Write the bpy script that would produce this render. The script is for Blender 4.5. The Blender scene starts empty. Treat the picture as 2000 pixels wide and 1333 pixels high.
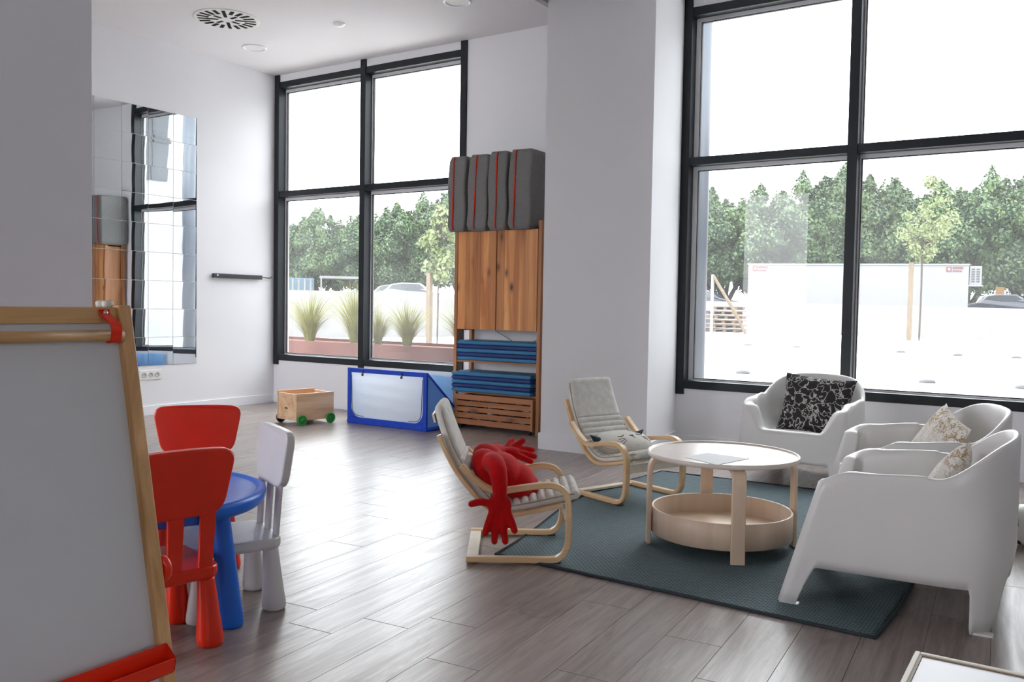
import bpy, bmesh, math, random
import numpy as np
from mathutils import Vector, Matrix
R = math.radians
S = bpy.context.scene
COL = S.collection
random.seed(7)

# ------------------------------------------------------------------ camera
def make_camera():
    f, yaw, pitch, roll = 1705.28, 0.576729, -0.0406286, 0.0168673
    cy, sy = math.cos(yaw), math.sin(yaw)
    fwd = Vector((-sy*math.cos(pitch), cy*math.cos(pitch), math.sin(pitch)))
    right = Vector((cy, sy, 0)); up = right.cross(fwd)
    r = right*math.cos(roll) + up*math.sin(roll)
    u = -right*math.sin(roll) + up*math.cos(roll)
    cam = bpy.data.cameras.new('camera'); o = bpy.data.objects.new('camera', cam); COL.objects.link(o)
    m = Matrix((r, u, -fwd)).transposed().to_4x4(); m.translation = (0, 0, 1.2)
    o.matrix_world = m
    cam.sensor_width = 36; cam.lens = f*36/2000; cam.clip_start = .05; cam.clip_end = 800
    S.camera = o
make_camera()

# ------------------------------------------------------------------ light
SKY = 9.8
w = bpy.data.worlds.new('overcast_sky'); S.world = w; w.use_nodes = True
bg = w.node_tree.nodes['Background']; bg.inputs['Color'].default_value = (0.94, 0.95, 1.0, 1); bg.inputs['Strength'].default_value = SKY
sun = bpy.data.lights.new('sun', 'SUN'); sun.energy = 3.0; sun.angle = R(3); sun.color = (1, .95, .86)
so = bpy.data.objects.new('sun', sun); COL.objects.link(so)
so.rotation_euler = Vector((-.35, -.45, 1.0)).to_track_quat('Z', 'Y').to_euler()
for (x0, x1) in ((-8.0, -5.26), (-2.93, -.12), (1.0, 4.0)):
    a = bpy.data.lights.new('window_portal', 'AREA'); a.shape = 'RECTANGLE'; a.size = x1-x0; a.size_y = 3.3
    a.cycles.is_portal = True
    ao = bpy.data.objects.new('window_portal', a); COL.objects.link(ao)
    ao.location = ((x0+x1)/2, 7.5, 2.15); ao.rotation_euler = (R(-90), 0, 0)
FILL_OPENINGS = ((-7.9, -4.7, .3, 3.6), (1.7, 3.3, 1.1, 2.6))     # unseen openings added behind the camera to let in fill light
for x0, x1, z0_, z1_ in FILL_OPENINGS:
    a = bpy.data.lights.new('window_portal', 'AREA'); a.shape = 'RECTANGLE'; a.size = x1-x0; a.size_y = z1_-z0_; a.cycles.is_portal = True
    ao = bpy.data.objects.new('window_portal', a); COL.objects.link(ao); ao.location = ((x0+x1)/2, -3.85, (z0_+z1_)/2); ao.rotation_euler = (R(90), 0, 0)
S.view_settings.view_transform = 'Standard'; S.view_settings.look = 'None'
S.view_settings.gamma = 1; S.view_settings.exposure = 0.0; S.view_settings.use_curve_mapping = False
S.cycles.max_bounces = 10; S.cycles.diffuse_bounces = 7; S.cycles.glossy_bounces = 5; S.cycles.transparent_max_bounces = 24
S.cycles.transmission_bounces = 4
S.cycles.sample_clamp_indirect = 25

# ------------------------------------------------------------------ materials
MATS = {}
def nt(name):
    m = bpy.data.materials.new(name); m.use_nodes = True
    t = m.node_tree; b = t.nodes['Principled BSDF']; MATS[name] = m
    return m, t, b
def nd(t, typ, **kw):
    n = t.nodes.new(typ)
    for k, v in kw.items():
        if k in n.inputs: n.inputs[k].default_value = v
        else: setattr(n, k, v)
    return n
def coords(t, scale=(1, 1, 1), kind='Object', rot=(0, 0, 0)):
    c = nd(t, 'ShaderNodeTexCoord'); m = nd(t, 'ShaderNodeMapping')
    m.inputs['Scale'].default_value = scale; m.inputs['Rotation'].default_value = rot
    t.links.new(c.outputs[kind], m.inputs['Vector']); return m.outputs[0]
def ramp(t, fac, stops):
    r = nd(t, 'ShaderNodeValToRGB'); e = r.color_ramp.elements
    while len(e) < len(stops): e.new(.5)
    for i, (p, c) in enumerate(stops): e[i].position = p; e[i].color = (*c, 1) if len(c) == 3 else c
    t.links.new(fac, r.inputs[0]); return r.outputs[0]
def bump(t, b, h, strength=.2, dist=.002):
    n = nd(t, 'ShaderNodeBump'); n.inputs['Strength'].default_value = strength; n.inputs['Distance'].default_value = dist
    t.links.new(h, n.inputs['Height']); t.links.new(n.outputs[0], b.inputs['Normal'])
def plain(name, col, rough=.5, spec=.5, metal=0, noise=.04, nscale=8, bumps=0, bscale=200, bdist=.001, coat=0):
    m, t, b = nt(name)
    b.inputs['Roughness'].default_value = rough; b.inputs['Specular IOR Level'].default_value = spec
    b.inputs['Metallic'].default_value = metal; b.inputs['Coat Weight'].default_value = coat
    n = nd(t, 'ShaderNodeTexNoise', Scale=nscale, Detail=3.0); t.links.new(coords(t), n.inputs['Vector'])
    c0 = tuple(max(0, x*(1-noise)) for x in col); c1 = tuple(min(1, x*(1+noise)) for x in col)
    t.links.new(ramp(t, n.outputs[0], [(.3, c0), (.7, c1)]), b.inputs['Base Color'])
    if bumps:
        n2 = nd(t, 'ShaderNodeTexNoise', Scale=bscale, Detail=2.0); t.links.new(coords(t), n2.inputs['Vector'])
        bump(t, b, n2.outputs[0], bumps, bdist)
    return m
def wood(name, c0, c1, axis=2, scale=14, rough=.45, knots=None, streak=.25, kscale=3.0):
    m, t, b = nt(name); b.inputs['Roughness'].default_value = rough
    sc = [scale]*3; sc[axis] = scale*.06
    v = coords(t, sc)
    oi = nd(t, 'ShaderNodeObjectInfo'); ad = nd(t, 'ShaderNodeVectorMath', operation='ADD')
    ml = nd(t, 'ShaderNodeMath', operation='MULTIPLY'); ml.inputs[1].default_value = 37
    t.links.new(oi.outputs['Random'], ml.inputs[0]); t.links.new(v, ad.inputs[0]); t.links.new(ml.outputs[0], ad.inputs[1])
    n = nd(t, 'ShaderNodeTexNoise', Scale=1.0, Detail=6.0, Roughness=.6, Distortion=.8); t.links.new(ad.outputs[0], n.inputs['Vector'])
    mid = tuple((a+d)/2 for a, d in zip(c0, c1))
    colr = ramp(t, n.outputs[0], [(.5-streak, c0), (.5, mid), (.5+streak, c1)])
    n3 = nd(t, 'ShaderNodeTexNoise', Scale=4.0, Detail=4.0); t.links.new(ad.outputs[0], n3.inputs['Vector'])
    if knots:
        s2 = [kscale*1.6]*3; s2[axis] = kscale*.8
        v2 = coords(t, s2); vo = nd(t, 'ShaderNodeTexVoronoi', Scale=1.0, Randomness=1.0); t.links.new(v2, vo.inputs['Vector'])
        kf = ramp(t, vo.outputs['Distance'], [(.06, (1, 1, 1)), (.14, (.35, .35, .35)), (.24, (0, 0, 0))])
        mx = nd(t, 'ShaderNodeMixRGB'); t.links.new(kf, mx.inputs[0]); t.links.new(colr, mx.inputs[1]); mx.inputs[2].default_value = (*knots, 1)
        colr = mx.outputs[0]
    t.links.new(colr, b.inputs['Base Color']); bump(t, b, n3.outputs[0], .12, .001)
    return m

white_wall = plain('white_wall', (.80, .80, .82), .75, .3, noise=.015, nscale=1.2, bumps=.06, bscale=90)
wall_grey = plain('grey_wall', (.80, .80, .82), .75, .3, noise=.015, nscale=1.2, bumps=.06, bscale=90)
ceil_m = plain('ceiling_white', (.78, .76, .77), .85, .2, noise=.012, nscale=1)
trim_m = plain('trim_white', (.82, .83, .86), .4, .5, noise=.01)
black_frame = plain('anthracite_frame', (.010, .013, .017), .42, .35, noise=.1, nscale=4)
sash_m = plain('aluminium_sash', (.78, .78, .80), .35, .5, noise=.03)
gasket_m = plain('rubber_gasket', (.02, .02, .02), .6, .3)
vent_dark = plain('vent_shadow', (.02, .02, .02), .8, .1)
vent_white = plain('vent_white', (.80, .79, .77), .6, .3)
red_pl = plain('red_plastic', (.80, .028, .006), .32, .5, noise=.05)
blue_pl = plain('blue_plastic', (.008, .15, .74), .33, .5, noise=.05)
white_pl = plain('pale_grey_plastic', (.63, .62, .62), .4, .5, noise=.02)
arm_pl = plain('white_plastic_shell', (.68, .665, .65), .34, .5, noise=.01)
birch = wood('birch_veneer', (.64, .47, .34), (.73, .57, .43), 2, 10, .4, streak=.2)
birch_h = wood('birch_veneer_flat', (.78, .60, .43), (.88, .74, .58), 0, 8, .35, streak=.2)
birch_pale = wood('bleached_birch_top', (.66, .57, .50), (.73, .65, .58), 0, 8, .3, streak=.2)
bent = wood('bent_birch', (.62, .40, .20), (.78, .56, .33), 0, 12, .4, streak=.2)
bent_pale = plain('pale_birch_board', (.76, .68, .55), .5, .4, noise=.08, nscale=14)
pine = wood('pine_lacquered', (.44, .22, .075), (.70, .42, .19), 2, 16, .38, knots=(.30, .12, .03), streak=.16, kscale=2.2)
pine_x = wood('pine_easel_rail', (.40, .20, .065), (.66, .40, .17), 1, 16, .42, knots=(.32, .12, .03), streak=.15, kscale=2)
shelf_w = wood('aged_pine_upright', (.30, .115, .04), (.48, .21, .085), 2, 14, .5, streak=.18)
shelf_door = wood('knotty_pine_door', (.46, .155, .036), (.78, .36, .12), 2, 11, .42, knots=(.07, .02, .008), streak=.12, kscale=4.2)
_t = shelf_door.node_tree; _b = _t.nodes['Principled BSDF']; _src = _b.inputs['Base Color'].links[0].from_socket
_sx = nd(_t, 'ShaderNodeSeparateXYZ'); _t.links.new(coords(_t, (11, 1, 1)), _sx.inputs[0]); _fl = nd(_t, 'ShaderNodeMath', operation='FLOOR'); _t.links.new(_sx.outputs[0], _fl.inputs[0])
_wn = nd(_t, 'ShaderNodeTexWhiteNoise', noise_dimensions='1D'); _t.links.new(_fl.outputs[0], _wn.inputs['W'])
_mx = nd(_t, 'ShaderNodeMixRGB', blend_type='MULTIPLY'); _mx.inputs[0].default_value = 1; _t.links.new(_src, _mx.inputs[1]); _t.links.new(ramp(_t, _wn.outputs[0], [(0, (.66, .58, .50)), (1, (1.1, 1.1, 1.1))]), _mx.inputs[2])
_t.links.new(_mx.outputs[0], _b.inputs['Base Color'])
shelf_h = wood('aged_pine_slat', (.27, .095, .03), (.43, .17, .06), 0, 12, .5, knots=(.10, .03, .01), streak=.18, kscale=3.5)
cart_w = wood('solid_beech_panel', (.62, .36, .19), (.84, .62, .40), 1, 9, .4, streak=.12)
grey_fab = plain('charcoal_fabric', (.19, .187, .182), .95, .1, noise=.1, nscale=60, bumps=.3, bscale=300)
red_pipe = plain('red_piping', (.65, .03, .01), .8, .2)
mat_light = plain('light_blue_vinyl', (.025, .16, .32), .45, .4, noise=.06)
mat_dark = plain('dark_blue_vinyl', (.008, .025, .15), .45, .4, noise=.06)
green_m = plain('green_wheel', (.015, .25, .03), .4, .5)
dark_m = plain('black_metal', (.02, .02, .02), .35, .5)
chrome = plain('steel', (.7, .7, .7), .2, .5, metal=1)
blue_fab = plain('blue_nylon', (.005, .055, .50), .55, .4, noise=.12, nscale=20)
cush_fab = plain('grey_quilted_cotton', (.64, .63, .59), .95, .1, noise=.1, nscale=25, bumps=.35, bscale=160, bdist=.002)
cush_side = plain('beige_cushion_edge', (.40, .36, .28), .95, .1, noise=.08, nscale=30)
red_plush = plain('red_plush', (.50, .004, .006), .95, .15, noise=.12, nscale=30, bumps=.4, bscale=260, bdist=.002)
MATS['red_plush'].node_tree.nodes['Principled BSDF'].inputs['Sheen Weight'].default_value = .1
cat_top = plain('cream_linen', (.62, .60, .55), .95, .1, noise=.06, nscale=50, bumps=.3, bscale=300)
cat_low = plain('sand_linen', (.42, .38, .33), .95, .1, noise=.06, nscale=50, bumps=.3, bscale=300)
cat_ink = plain('grey_ink', (.06, .06, .065), .9, .1)
teal_fab = plain('dark_teal_fabric', (.03, .055, .075), .9, .1)
paper_m = plain('white_paper', (.85, .86, .87), .7, .2, noise=.01)
board_m = plain('whiteboard', (.62, .62, .635), .30, .5, noise=.01, nscale=2)
cream_m = plain('cream_plastic', (.70, .68, .60), .5, .4)
toy_white = plain('white_laminate', (.84, .84, .86), .4, .5, noise=.01)
edge_brown = plain('brown_wood_edge', (.20, .10, .06), .5, .4)
edge_cream = plain('cream_wood_edge', (.88, .82, .66), .5, .4)
ball_white = plain('ball_white_leather', (.72, .72, .66), .4, .5)
ball_black = plain('ball_black_leather', (.012, .012, .018), .4, .5)
sock_m = plain('socket_white', (.80, .79, .76), .4, .5)
sock_d = plain('socket_grey', (.45, .44, .43), .5, .4)

def mirror_mat():
    m, t, b = nt('mirror_glass'); b.inputs['Metallic'].default_value = 1; b.inputs['Roughness'].default_value = .01
    b.inputs['Base Color'].default_value = (.82, .86, .88, 1)
    n = nd(t, 'ShaderNodeTexNoise', Scale=2.2, Detail=0.0); t.links.new(coords(t), n.inputs['Vector']); bump(t, b, n.outputs[0], .05, .02)
    return m
mirror_m = mirror_mat()
def glass_mat():
    m, t, b = nt('window_glass'); t.nodes.remove(b); out = t.nodes['Material Output']
    tr = nd(t, 'ShaderNodeBsdfTransparent'); tr.inputs[0].default_value = (.95, .97, .96, 1)
    gl = nd(t, 'ShaderNodeBsdfGlossy'); gl.inputs['Roughness'].default_value = .01
    fr = nd(t, 'ShaderNodeFresnel', IOR=1.45); mx = nd(t, 'ShaderNodeMixShader')
    ge = nd(t, 'ShaderNodeNewGeometry'); fb = nd(t, 'ShaderNodeMath', operation='SUBTRACT'); fb.inputs[0].default_value = 1; t.links.new(ge.outputs['Backfacing'], fb.inputs[1])
    fm = nd(t, 'ShaderNodeMath', operation='MULTIPLY'); t.links.new(fr.outputs[0], fm.inputs[0]); t.links.new(fb.outputs[0], fm.inputs[1])
    t.links.new(fm.outputs[0], mx.inputs[0]); t.links.new(tr.outputs[0], mx.inputs[1]); t.links.new(gl.outputs[0], mx.inputs[2])
    du = nd(t, 'ShaderNodeBsdfTranslucent'); du.inputs[0].default_value = (.9, .9, .9, 1)
    n = nd(t, 'ShaderNodeTexNoise', Scale=.9, Detail=4.0); t.links.new(coords(t), n.inputs['Vector'])
    f = ramp(t, n.outputs[0], [(.3, (.012,)*3), (.75, (.034,)*3)])
    m2 = nd(t, 'ShaderNodeMixShader'); t.links.new(f, m2.inputs[0]); t.links.new(mx.outputs[0], m2.inputs[1]); t.links.new(du.outputs[0], m2.inputs[2])
    t.links.new(m2.outputs[0], out.inputs[0]); return m
glass_m = glass_mat()
def sheet_mat(name, col, tr=.6):
    m, t, b = nt(name); out = t.nodes['Material Output']; b.inputs['Base Color'].default_value = (*col, 1); b.inputs['Roughness'].default_value = .5
    d = nd(t, 'ShaderNodeBsdfTranslucent'); d.inputs[0].default_value = (*col, 1); mx = nd(t, 'ShaderNodeMixShader'); mx.inputs[0].default_value = tr
    n = nd(t, 'ShaderNodeTexNoise', Scale=9.0, Detail=4.0); t.links.new(coords(t, (1, 1, 3)), n.inputs['Vector']); bump(t, b, n.outputs[0], .5, .02)
    t.links.new(b.outputs[0], mx.inputs[1]); t.links.new(d.outputs[0], mx.inputs[2]); t.links.new(mx.outputs[0], out.inputs[0]); return m
sheet_white = sheet_mat('white_translucent_mesh', (.93, .96, .99), .6)
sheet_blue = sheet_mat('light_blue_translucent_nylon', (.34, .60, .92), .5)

def plank_mat():
    m, t, b = nt('grey_oak_laminate'); b.inputs['Roughness'].default_value = .30; b.inputs['Specular IOR Level'].default_value = .46
    oi = nd(t, 'ShaderNodeObjectInfo'); ml = nd(t, 'ShaderNodeMath', operation='MULTIPLY'); ml.inputs[1].default_value = 91
    t.links.new(oi.outputs['Random'], ml.inputs[0])
    def nz(sc, det, scale=1.0, dis=.6):
        v = coords(t, sc); ad = nd(t, 'ShaderNodeVectorMath', operation='ADD'); t.links.new(v, ad.inputs[0]); t.links.new(ml.outputs[0], ad.inputs[1])
        n = nd(t, 'ShaderNodeTexNoise', Scale=scale, Detail=det, Roughness=.62, Distortion=dis); t.links.new(ad.outputs[0], n.inputs['Vector']); return n.outputs[0]
    g = nz((26, 1.6, 1), 7); fine = nz((110, 5, 1), 3, dis=.2); blot = nz((7, 2.2, 1), 3, dis=1.5)
    c = ramp(t, g, [(.25, (.25, .200, .175)), (.5, (.345, .290, .262)), (.75, (.42, .37, .345))])
    mx = nd(t, 'ShaderNodeMixRGB', blend_type='MULTIPLY'); mx.inputs[0].default_value = .55; t.links.new(c, mx.inputs[1])
    t.links.new(ramp(t, fine, [(.35, (.68, .66, .65)), (.6, (1, 1, 1))]), mx.inputs[2])
    m2 = nd(t, 'ShaderNodeMixRGB', blend_type='MULTIPLY'); m2.inputs[0].default_value = .8; t.links.new(mx.outputs[0], m2.inputs[1])
    t.links.new(ramp(t, blot, [(.26, (.66, .62, .60)), (.45, (1, 1, 1))]), m2.inputs[2])
    m3 = nd(t, 'ShaderNodeMixRGB', blend_type='MULTIPLY'); m3.inputs[0].default_value = .5; t.links.new(m2.outputs[0], m3.inputs[1])
    t.links.new(ramp(t, oi.outputs['Random'], [(0, (.80, .78, .77)), (1, (1.0, 1.0, 1.0))]), m3.inputs[2])
    t.links.new(m3.outputs[0], b.inputs['Base Color'])
    bump(t, b, g, .10, .002)
    t.links.new(ramp(t, g, [(.3, (.36,)*3), (.7, (.27,)*3)]), b.inputs['Roughness'])
    return m
plank_m = plank_mat()
def rug_mat():
    m, t, b = nt('woven_grey_blue_rug'); b.inputs['Roughness'].default_value = .85
    v = coords(t, (38, 38, 1)); br = nd(t, 'ShaderNodeTexBrick', Scale=1.0); t.links.new(v, br.inputs['Vector'])
    br.inputs['Color1'].default_value = (.155, .225, .25, 1); br.inputs['Color2'].default_value = (.185, .265, .29, 1); br.inputs['Mortar'].default_value = (.055, .085, .10, 1)
    br.inputs['Mortar Size'].default_value = .14; br.inputs['Mortar Smooth'].default_value = .6; br.inputs['Brick Width'].default_value = 1.0; br.inputs['Row Height'].default_value = .5
    t.links.new(br.outputs[0], b.inputs['Base Color'])
    iv = nd(t, 'ShaderNodeMath', operation='SUBTRACT'); iv.inputs[0].default_value = 1; t.links.new(br.outputs['Fac'], iv.inputs[1])
    bump(t, b, iv.outputs[0], .9, .006); return m
rug_m = rug_mat()
def squiggle(name, base, line, scale, width, mask=None):
    m, t, b = nt(name); b.inputs['Roughness'].default_value = .92; b.inputs['Specular IOR Level'].default_value = .15
    v = coords(t); n = nd(t, 'ShaderNodeTexNoise', Scale=scale*1.6, Detail=1.0); t.links.new(v, n.inputs['Vector'])
    ml = nd(t, 'ShaderNodeVectorMath', operation='SCALE'); ml.inputs['Scale'].default_value = 1.6/scale; t.links.new(n.outputs['Color'], ml.inputs[0])
    ad = nd(t, 'ShaderNodeVectorMath', operation='ADD'); t.links.new(v, ad.inputs[0]); t.links.new(ml.outputs[0], ad.inputs[1])
    vo = nd(t, 'ShaderNodeTexVoronoi', feature='DISTANCE_TO_EDGE', Scale=scale); t.links.new(ad.outputs[0], vo.inputs['Vector'])
    dots = nd(t, 'ShaderNodeTexNoise', Scale=260.0, Detail=0.0); t.links.new(v, dots.inputs['Vector'])
    f = ramp(t, vo.outputs['Distance'], [(0, (1,)*3), (width*.7, (1,)*3), (width, (0,)*3)])
    mu = nd(t, 'ShaderNodeMixRGB', blend_type='MULTIPLY'); mu.inputs[0].default_value = 1; t.links.new(f, mu.inputs[1])
    t.links.new(ramp(t, dots.outputs[0], [(.35, (.35,)*3), (.55, (1,)*3)]), mu.inputs[2]); f = mu.outputs[0]
    if mask:
        k = nd(t, 'ShaderNodeTexNoise', Scale=mask, Detail=0.0); t.links.new(v, k.inputs['Vector'])
        m3 = nd(t, 'ShaderNodeMixRGB', blend_type='MULTIPLY'); m3.inputs[0].default_value = 1; t.links.new(f, m3.inputs[1])
        t.links.new(ramp(t, k.outputs[0], [(.42, (.25,)*3), (.56, (1,)*3)]), m3.inputs[2]); f = m3.outputs[0]
    mx = nd(t, 'ShaderNodeMixRGB'); t.links.new(f, mx.inputs[0]); mx.inputs[1].default_value = (*base, 1); mx.inputs[2].default_value = (*line, 1)
    t.links.new(mx.outputs[0], b.inputs['Base Color']); bump(t, b, f, .3, .002); return m
black_cush = squiggle('black_squiggle_print', (.035, .032, .033), (.55, .54, .51), 14, .06)
gold_cush = squiggle('gold_squiggle_print', (.66, .63, .58), (.30, .17, .05), 26, .10, 6)
# outdoors
concrete = plain('bleached_paving', (.62, .61, .60), .9, .2, noise=.03, nscale=.6)
joint_m = plain('paving_joint', (.105, .10, .098), .9, .1)
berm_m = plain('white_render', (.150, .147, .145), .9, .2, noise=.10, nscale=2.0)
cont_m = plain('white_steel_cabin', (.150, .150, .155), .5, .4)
red_sign = plain('red_lettering', (.115, .045, .045), .6, .3)
corten = plain('rust_red_planter', (.080, .030, .024), .85, .2, noise=.2, nscale=3)
soil_m = plain('red_bark', (.13, .060, .040), .95, .1, noise=.3, nscale=30, bumps=.6, bscale=40, bdist=.02)
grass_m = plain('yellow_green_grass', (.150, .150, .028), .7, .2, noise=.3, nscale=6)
trunk_m = plain('grey_brown_bark', (.045, .034, .028), .9, .1, noise=.25, nscale=5)
stake_m = plain('pale_timber', (.105, .080, .055), .8, .2, noise=.15)
pallet_m = plain('weathered_pallet', (.10, .070, .052), .85, .1, noise=.3, nscale=3)
brick_m = plain('grey_block', (.045, .046, .055), .85, .1, noise=.2)
pole_m = plain('blue_grey_column', (.030, .038, .054), .45, .4, noise=.03)
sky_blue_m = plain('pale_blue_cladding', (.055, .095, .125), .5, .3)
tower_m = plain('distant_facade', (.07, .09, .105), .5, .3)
tower_red = plain('distant_red_panel', (.11, .04, .04), .6, .3)
dome_m = plain('grey_stud', (.040, .040, .044), .6, .3)
tyre_m = plain('tyre', (.02, .02, .02), .8, .2)
carglass = plain('car_glass', (.015, .02, .025), .1, .6)
car_cols = [plain('car_paint_dark_blue', (.004, .007, .018), .25, .5), plain('car_paint_silver', (.05, .052, .058), .3, .5), plain('car_paint_white', (.10, .10, .105), .3, .5), plain('car_paint_black', (.012, .012, .015), .25, .5)]
orange_m = plain('orange_sign', (.11, .055, .01), .6, .3)
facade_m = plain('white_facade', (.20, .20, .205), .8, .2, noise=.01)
shade_m = plain('grey_window_blind', (.018, .021, .026), .5, .4)
def leaf_mat(name, c0, c1, c2):
    m, t, b = nt(name); b.inputs['Roughness'].default_value = .6; b.inputs['Specular IOR Level'].default_value = .3
    n = nd(t, 'ShaderNodeTexNoise', Scale=.55, Detail=3.0); t.links.new(coords(t), n.inputs['Vector'])
    n2 = nd(t, 'ShaderNodeTexNoise', Scale=5.0, Detail=2.0); t.links.new(coords(t), n2.inputs['Vector'])
    a = ramp(t, n.outputs[0], [(.35, c0), (.6, c1)]); mx = nd(t, 'ShaderNodeMixRGB'); t.links.new(ramp(t, n2.outputs[0], [(.45, (0,)*3), (.7, (.7,)*3)]), mx.inputs[0])
    t.links.new(a, mx.inputs[1]); mx.inputs[2].default_value = (*c2, 1)
    oi = nd(t, 'ShaderNodeObjectInfo'); hs = nd(t, 'ShaderNodeHueSaturation'); mr = nd(t, 'ShaderNodeMapRange'); mr.inputs['To Min'].default_value = .8; mr.inputs['To Max'].default_value = 1.2
    t.links.new(oi.outputs['Random'], mr.inputs['Value']); t.links.new(mr.outputs[0], hs.inputs['Value']); t.links.new(mx.outputs[0], hs.inputs['Color'])
    t.links.new(hs.outputs[0], b.inputs['Base Color'])
    return m
leaf_m = leaf_mat('dark_evergreen_leaves', (.020, .042, .026), (.042, .076, .030), (.105, .150, .040))
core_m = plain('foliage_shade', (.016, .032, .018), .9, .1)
sap_m = leaf_mat('yellow_green_leaves', (.080, .105, .040), (.105, .130, .050), (.14, .16, .075))

# ------------------------------------------------------------------ mesh helpers
class MB:
    def __init__(s): s.v = []; s.f = []; s.m = []; s.sm = []
    def add(s, vs, fs, mi=0, smooth=False, M=None):
        o = len(s.v)
        for p in vs:
            s.v.append(tuple(M @ Vector(p)) if M is not None else tuple(p))
        for f in fs: s.f.append([i+o for i in f]); s.m.append(mi); s.sm.append(smooth)
        return s
    def box(s, a, b, mi=0, M=None):
        x0, y0, z0 = a; x1, y1, z1 = b
        vs = [(x0, y0, z0), (x1, y0, z0), (x1, y1, z0), (x0, y1, z0), (x0, y0, z1), (x1, y0, z1), (x1, y1, z1), (x0, y1, z1)]
        return s.add(vs, [(0, 3, 2, 1), (4, 5, 6, 7), (0, 1, 5, 4), (1, 2, 6, 5), (2, 3, 7, 6), (3, 0, 4, 7)], mi, False, M)
    def rings(s, rs, closed=False, caps=True, mi=0, smooth=True, M=None):
        n = len(rs[0]); vs = [p for r in rs for p in r]; fs = []; k = len(rs)
        for i in range(k if closed else k-1):
            a = i*n; b = ((i+1) % k)*n
            for j in range(n): fs.append((a+j, a+(j+1) % n, b+(j+1) % n, b+j))
        if caps and not closed: fs.append(tuple(reversed(range(n)))); fs.append(tuple((k-1)*n+j for j in range(n)))
        return s.add(vs, fs, mi, smooth, M)
    def lathe(s, prof, n=40, mi=0, M=None, caps=True, smooth=True):
        p2 = []
        for i, (r_, z_) in enumerate(prof):
            if i and r_ <= .001 and prof[i-1][0] > .05 and abs(prof[i-1][1]-z_) < .02: p2.append((prof[i-1][0]*.985, prof[i-1][1]+(z_-prof[i-1][1])*.015))
            p2.append((r_, z_))
            if i+1 < len(prof) and r_ <= .001 and prof[i+1][0] > .05 and abs(prof[i+1][1]-z_) < .02: p2.append((prof[i+1][0]*.985, prof[i+1][1]+(z_-prof[i+1][1])*.015))
        prof = p2
        return s.rings([[(r*math.cos(2*math.pi*j/n), r*math.sin(2*math.pi*j/n), z) for j in range(n)] for r, z in prof], caps=caps, mi=mi, smooth=smooth, M=M)
    def tube(s, pts, r, n=10, mi=0, M=None, closed=False, sx=1):
        pts = [Vector(p) for p in pts]; rr = r if isinstance(r, (list, tuple)) else [r]*len(pts); rs = []
        up = None
        for i, p in enumerate(pts):
            if closed: t = pts[(i+1) % len(pts)]-pts[i-1]
            else: t = pts[min(i+1, len(pts)-1)]-pts[max(i-1, 0)]
            t.normalize()
            if up is None: up = t.orthogonal().normalized()
            up = (up-t*up.dot(t)).normalized(); sd = t.cross(up)
            rs.append([p+(up*math.cos(2*math.pi*j/n)+sd*math.sin(2*math.pi*j/n)*sx)*rr[i] for j in range(n)])
        return s.rings(rs, closed=closed, mi=mi, M=M)
    def band(s, pts, side, wid, th, mi=0, M=None, closed=False):
        """bent flat band: path pts, width along side, thickness across"""
        side = Vector(side).normalized(); pts = [Vector(p) for p in pts]; rs = []
        for i, p in enumerate(pts):
            t = (pts[(i+1) % len(pts)]-pts[i-1]) if closed else pts[min(i+1, len(pts)-1)]-pts[max(i-1, 0)]
            nn = t.normalized().cross(side).normalized(); c = min(wid, th)*.18
            q = [(-wid/2+c, -th/2), (wid/2-c, -th/2), (wid/2, -th/2+c), (wid/2, th/2-c), (wid/2-c, th/2), (-wid/2+c, th/2), (-wid/2, th/2-c), (-wid/2, -th/2+c)]
            rs.append([p+side*a+nn*b for a, b in q])
        return s.rings(rs, closed=closed, mi=mi, smooth=False, M=M)
    def build(s, name, mats, parent=None, bevel=0, subd=0, seg=2, loc=None):
        me = bpy.data.meshes.new(name); me.from_pydata(s.v, [], s.f)
        if not isinstance(mats, (list, tuple)): mats = [mats]
        for m in mats: me.materials.append(m)
        me.polygons.foreach_set('material_index', s.m); me.polygons.foreach_set('use_smooth', s.sm); me.update()
        o = bpy.data.objects.new(name, me); COL.objects.link(o)
        if parent is not None: o.parent = parent
        if loc: o.location = loc
        if bevel:
            b = o.modifiers.new('bevel', 'BEVEL'); b.width = bevel; b.segments = seg; b.limit_method = 'ANGLE'; b.angle_limit = R(40)
        if subd:
            d = o.modifiers.new('subd', 'SUBSURF'); d.levels = subd; d.render_levels = subd
        return o
def tag(o, label, cat, group=None, kind=None):
    if label: o['label'] = label
    if cat: o['category'] = cat
    if group: o['group'] = group
    if kind: o['kind'] = kind
    return o
def struct(o): o['kind'] = 'structure'; return o
def stuff(o): o['kind'] = 'stuff'; return o
def lab(o, l): o['label'] = l; return o
def empty(name, loc=(0, 0, 0), rz=0, label=None, cat=None, group=None, kind=None):
    o = bpy.data.objects.new(name, None); COL.objects.link(o); o.location = loc; o.rotation_euler = (0, 0, rz); o.empty_display_size = .1
    return tag(o, label, cat, group, kind)
def dup(src, loc=None, rz=None, label=None, parent=None, rot=None, scale=None):
    c = src.copy(); COL.objects.link(c)
    if parent is not None: c.parent = parent
    if loc is not None: c.location = loc
    if rz is not None: c.rotation_euler = (0, 0, rz)
    if rot is not None: c.rotation_euler = rot
    if scale is not None: c.scale = scale
    if label: c['label'] = label
    for ch in src.children: dup(ch, parent=c)
    return c
def catmull(P, n=6):
    P = [Vector(p) for p in P]; out = []
    for i in range(len(P)-1):
        a = P[max(i-1, 0)]; b = P[i]; c = P[i+1]; d = P[min(i+2, len(P)-1)]
        for k in range(n):
            t = k/n; out.append(.5*((2*b)+(c-a)*t+(2*a-5*b+4*c-d)*t*t+(3*b-a-3*c+d)*t**3))
    out.append(P[-1]); return out
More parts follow.
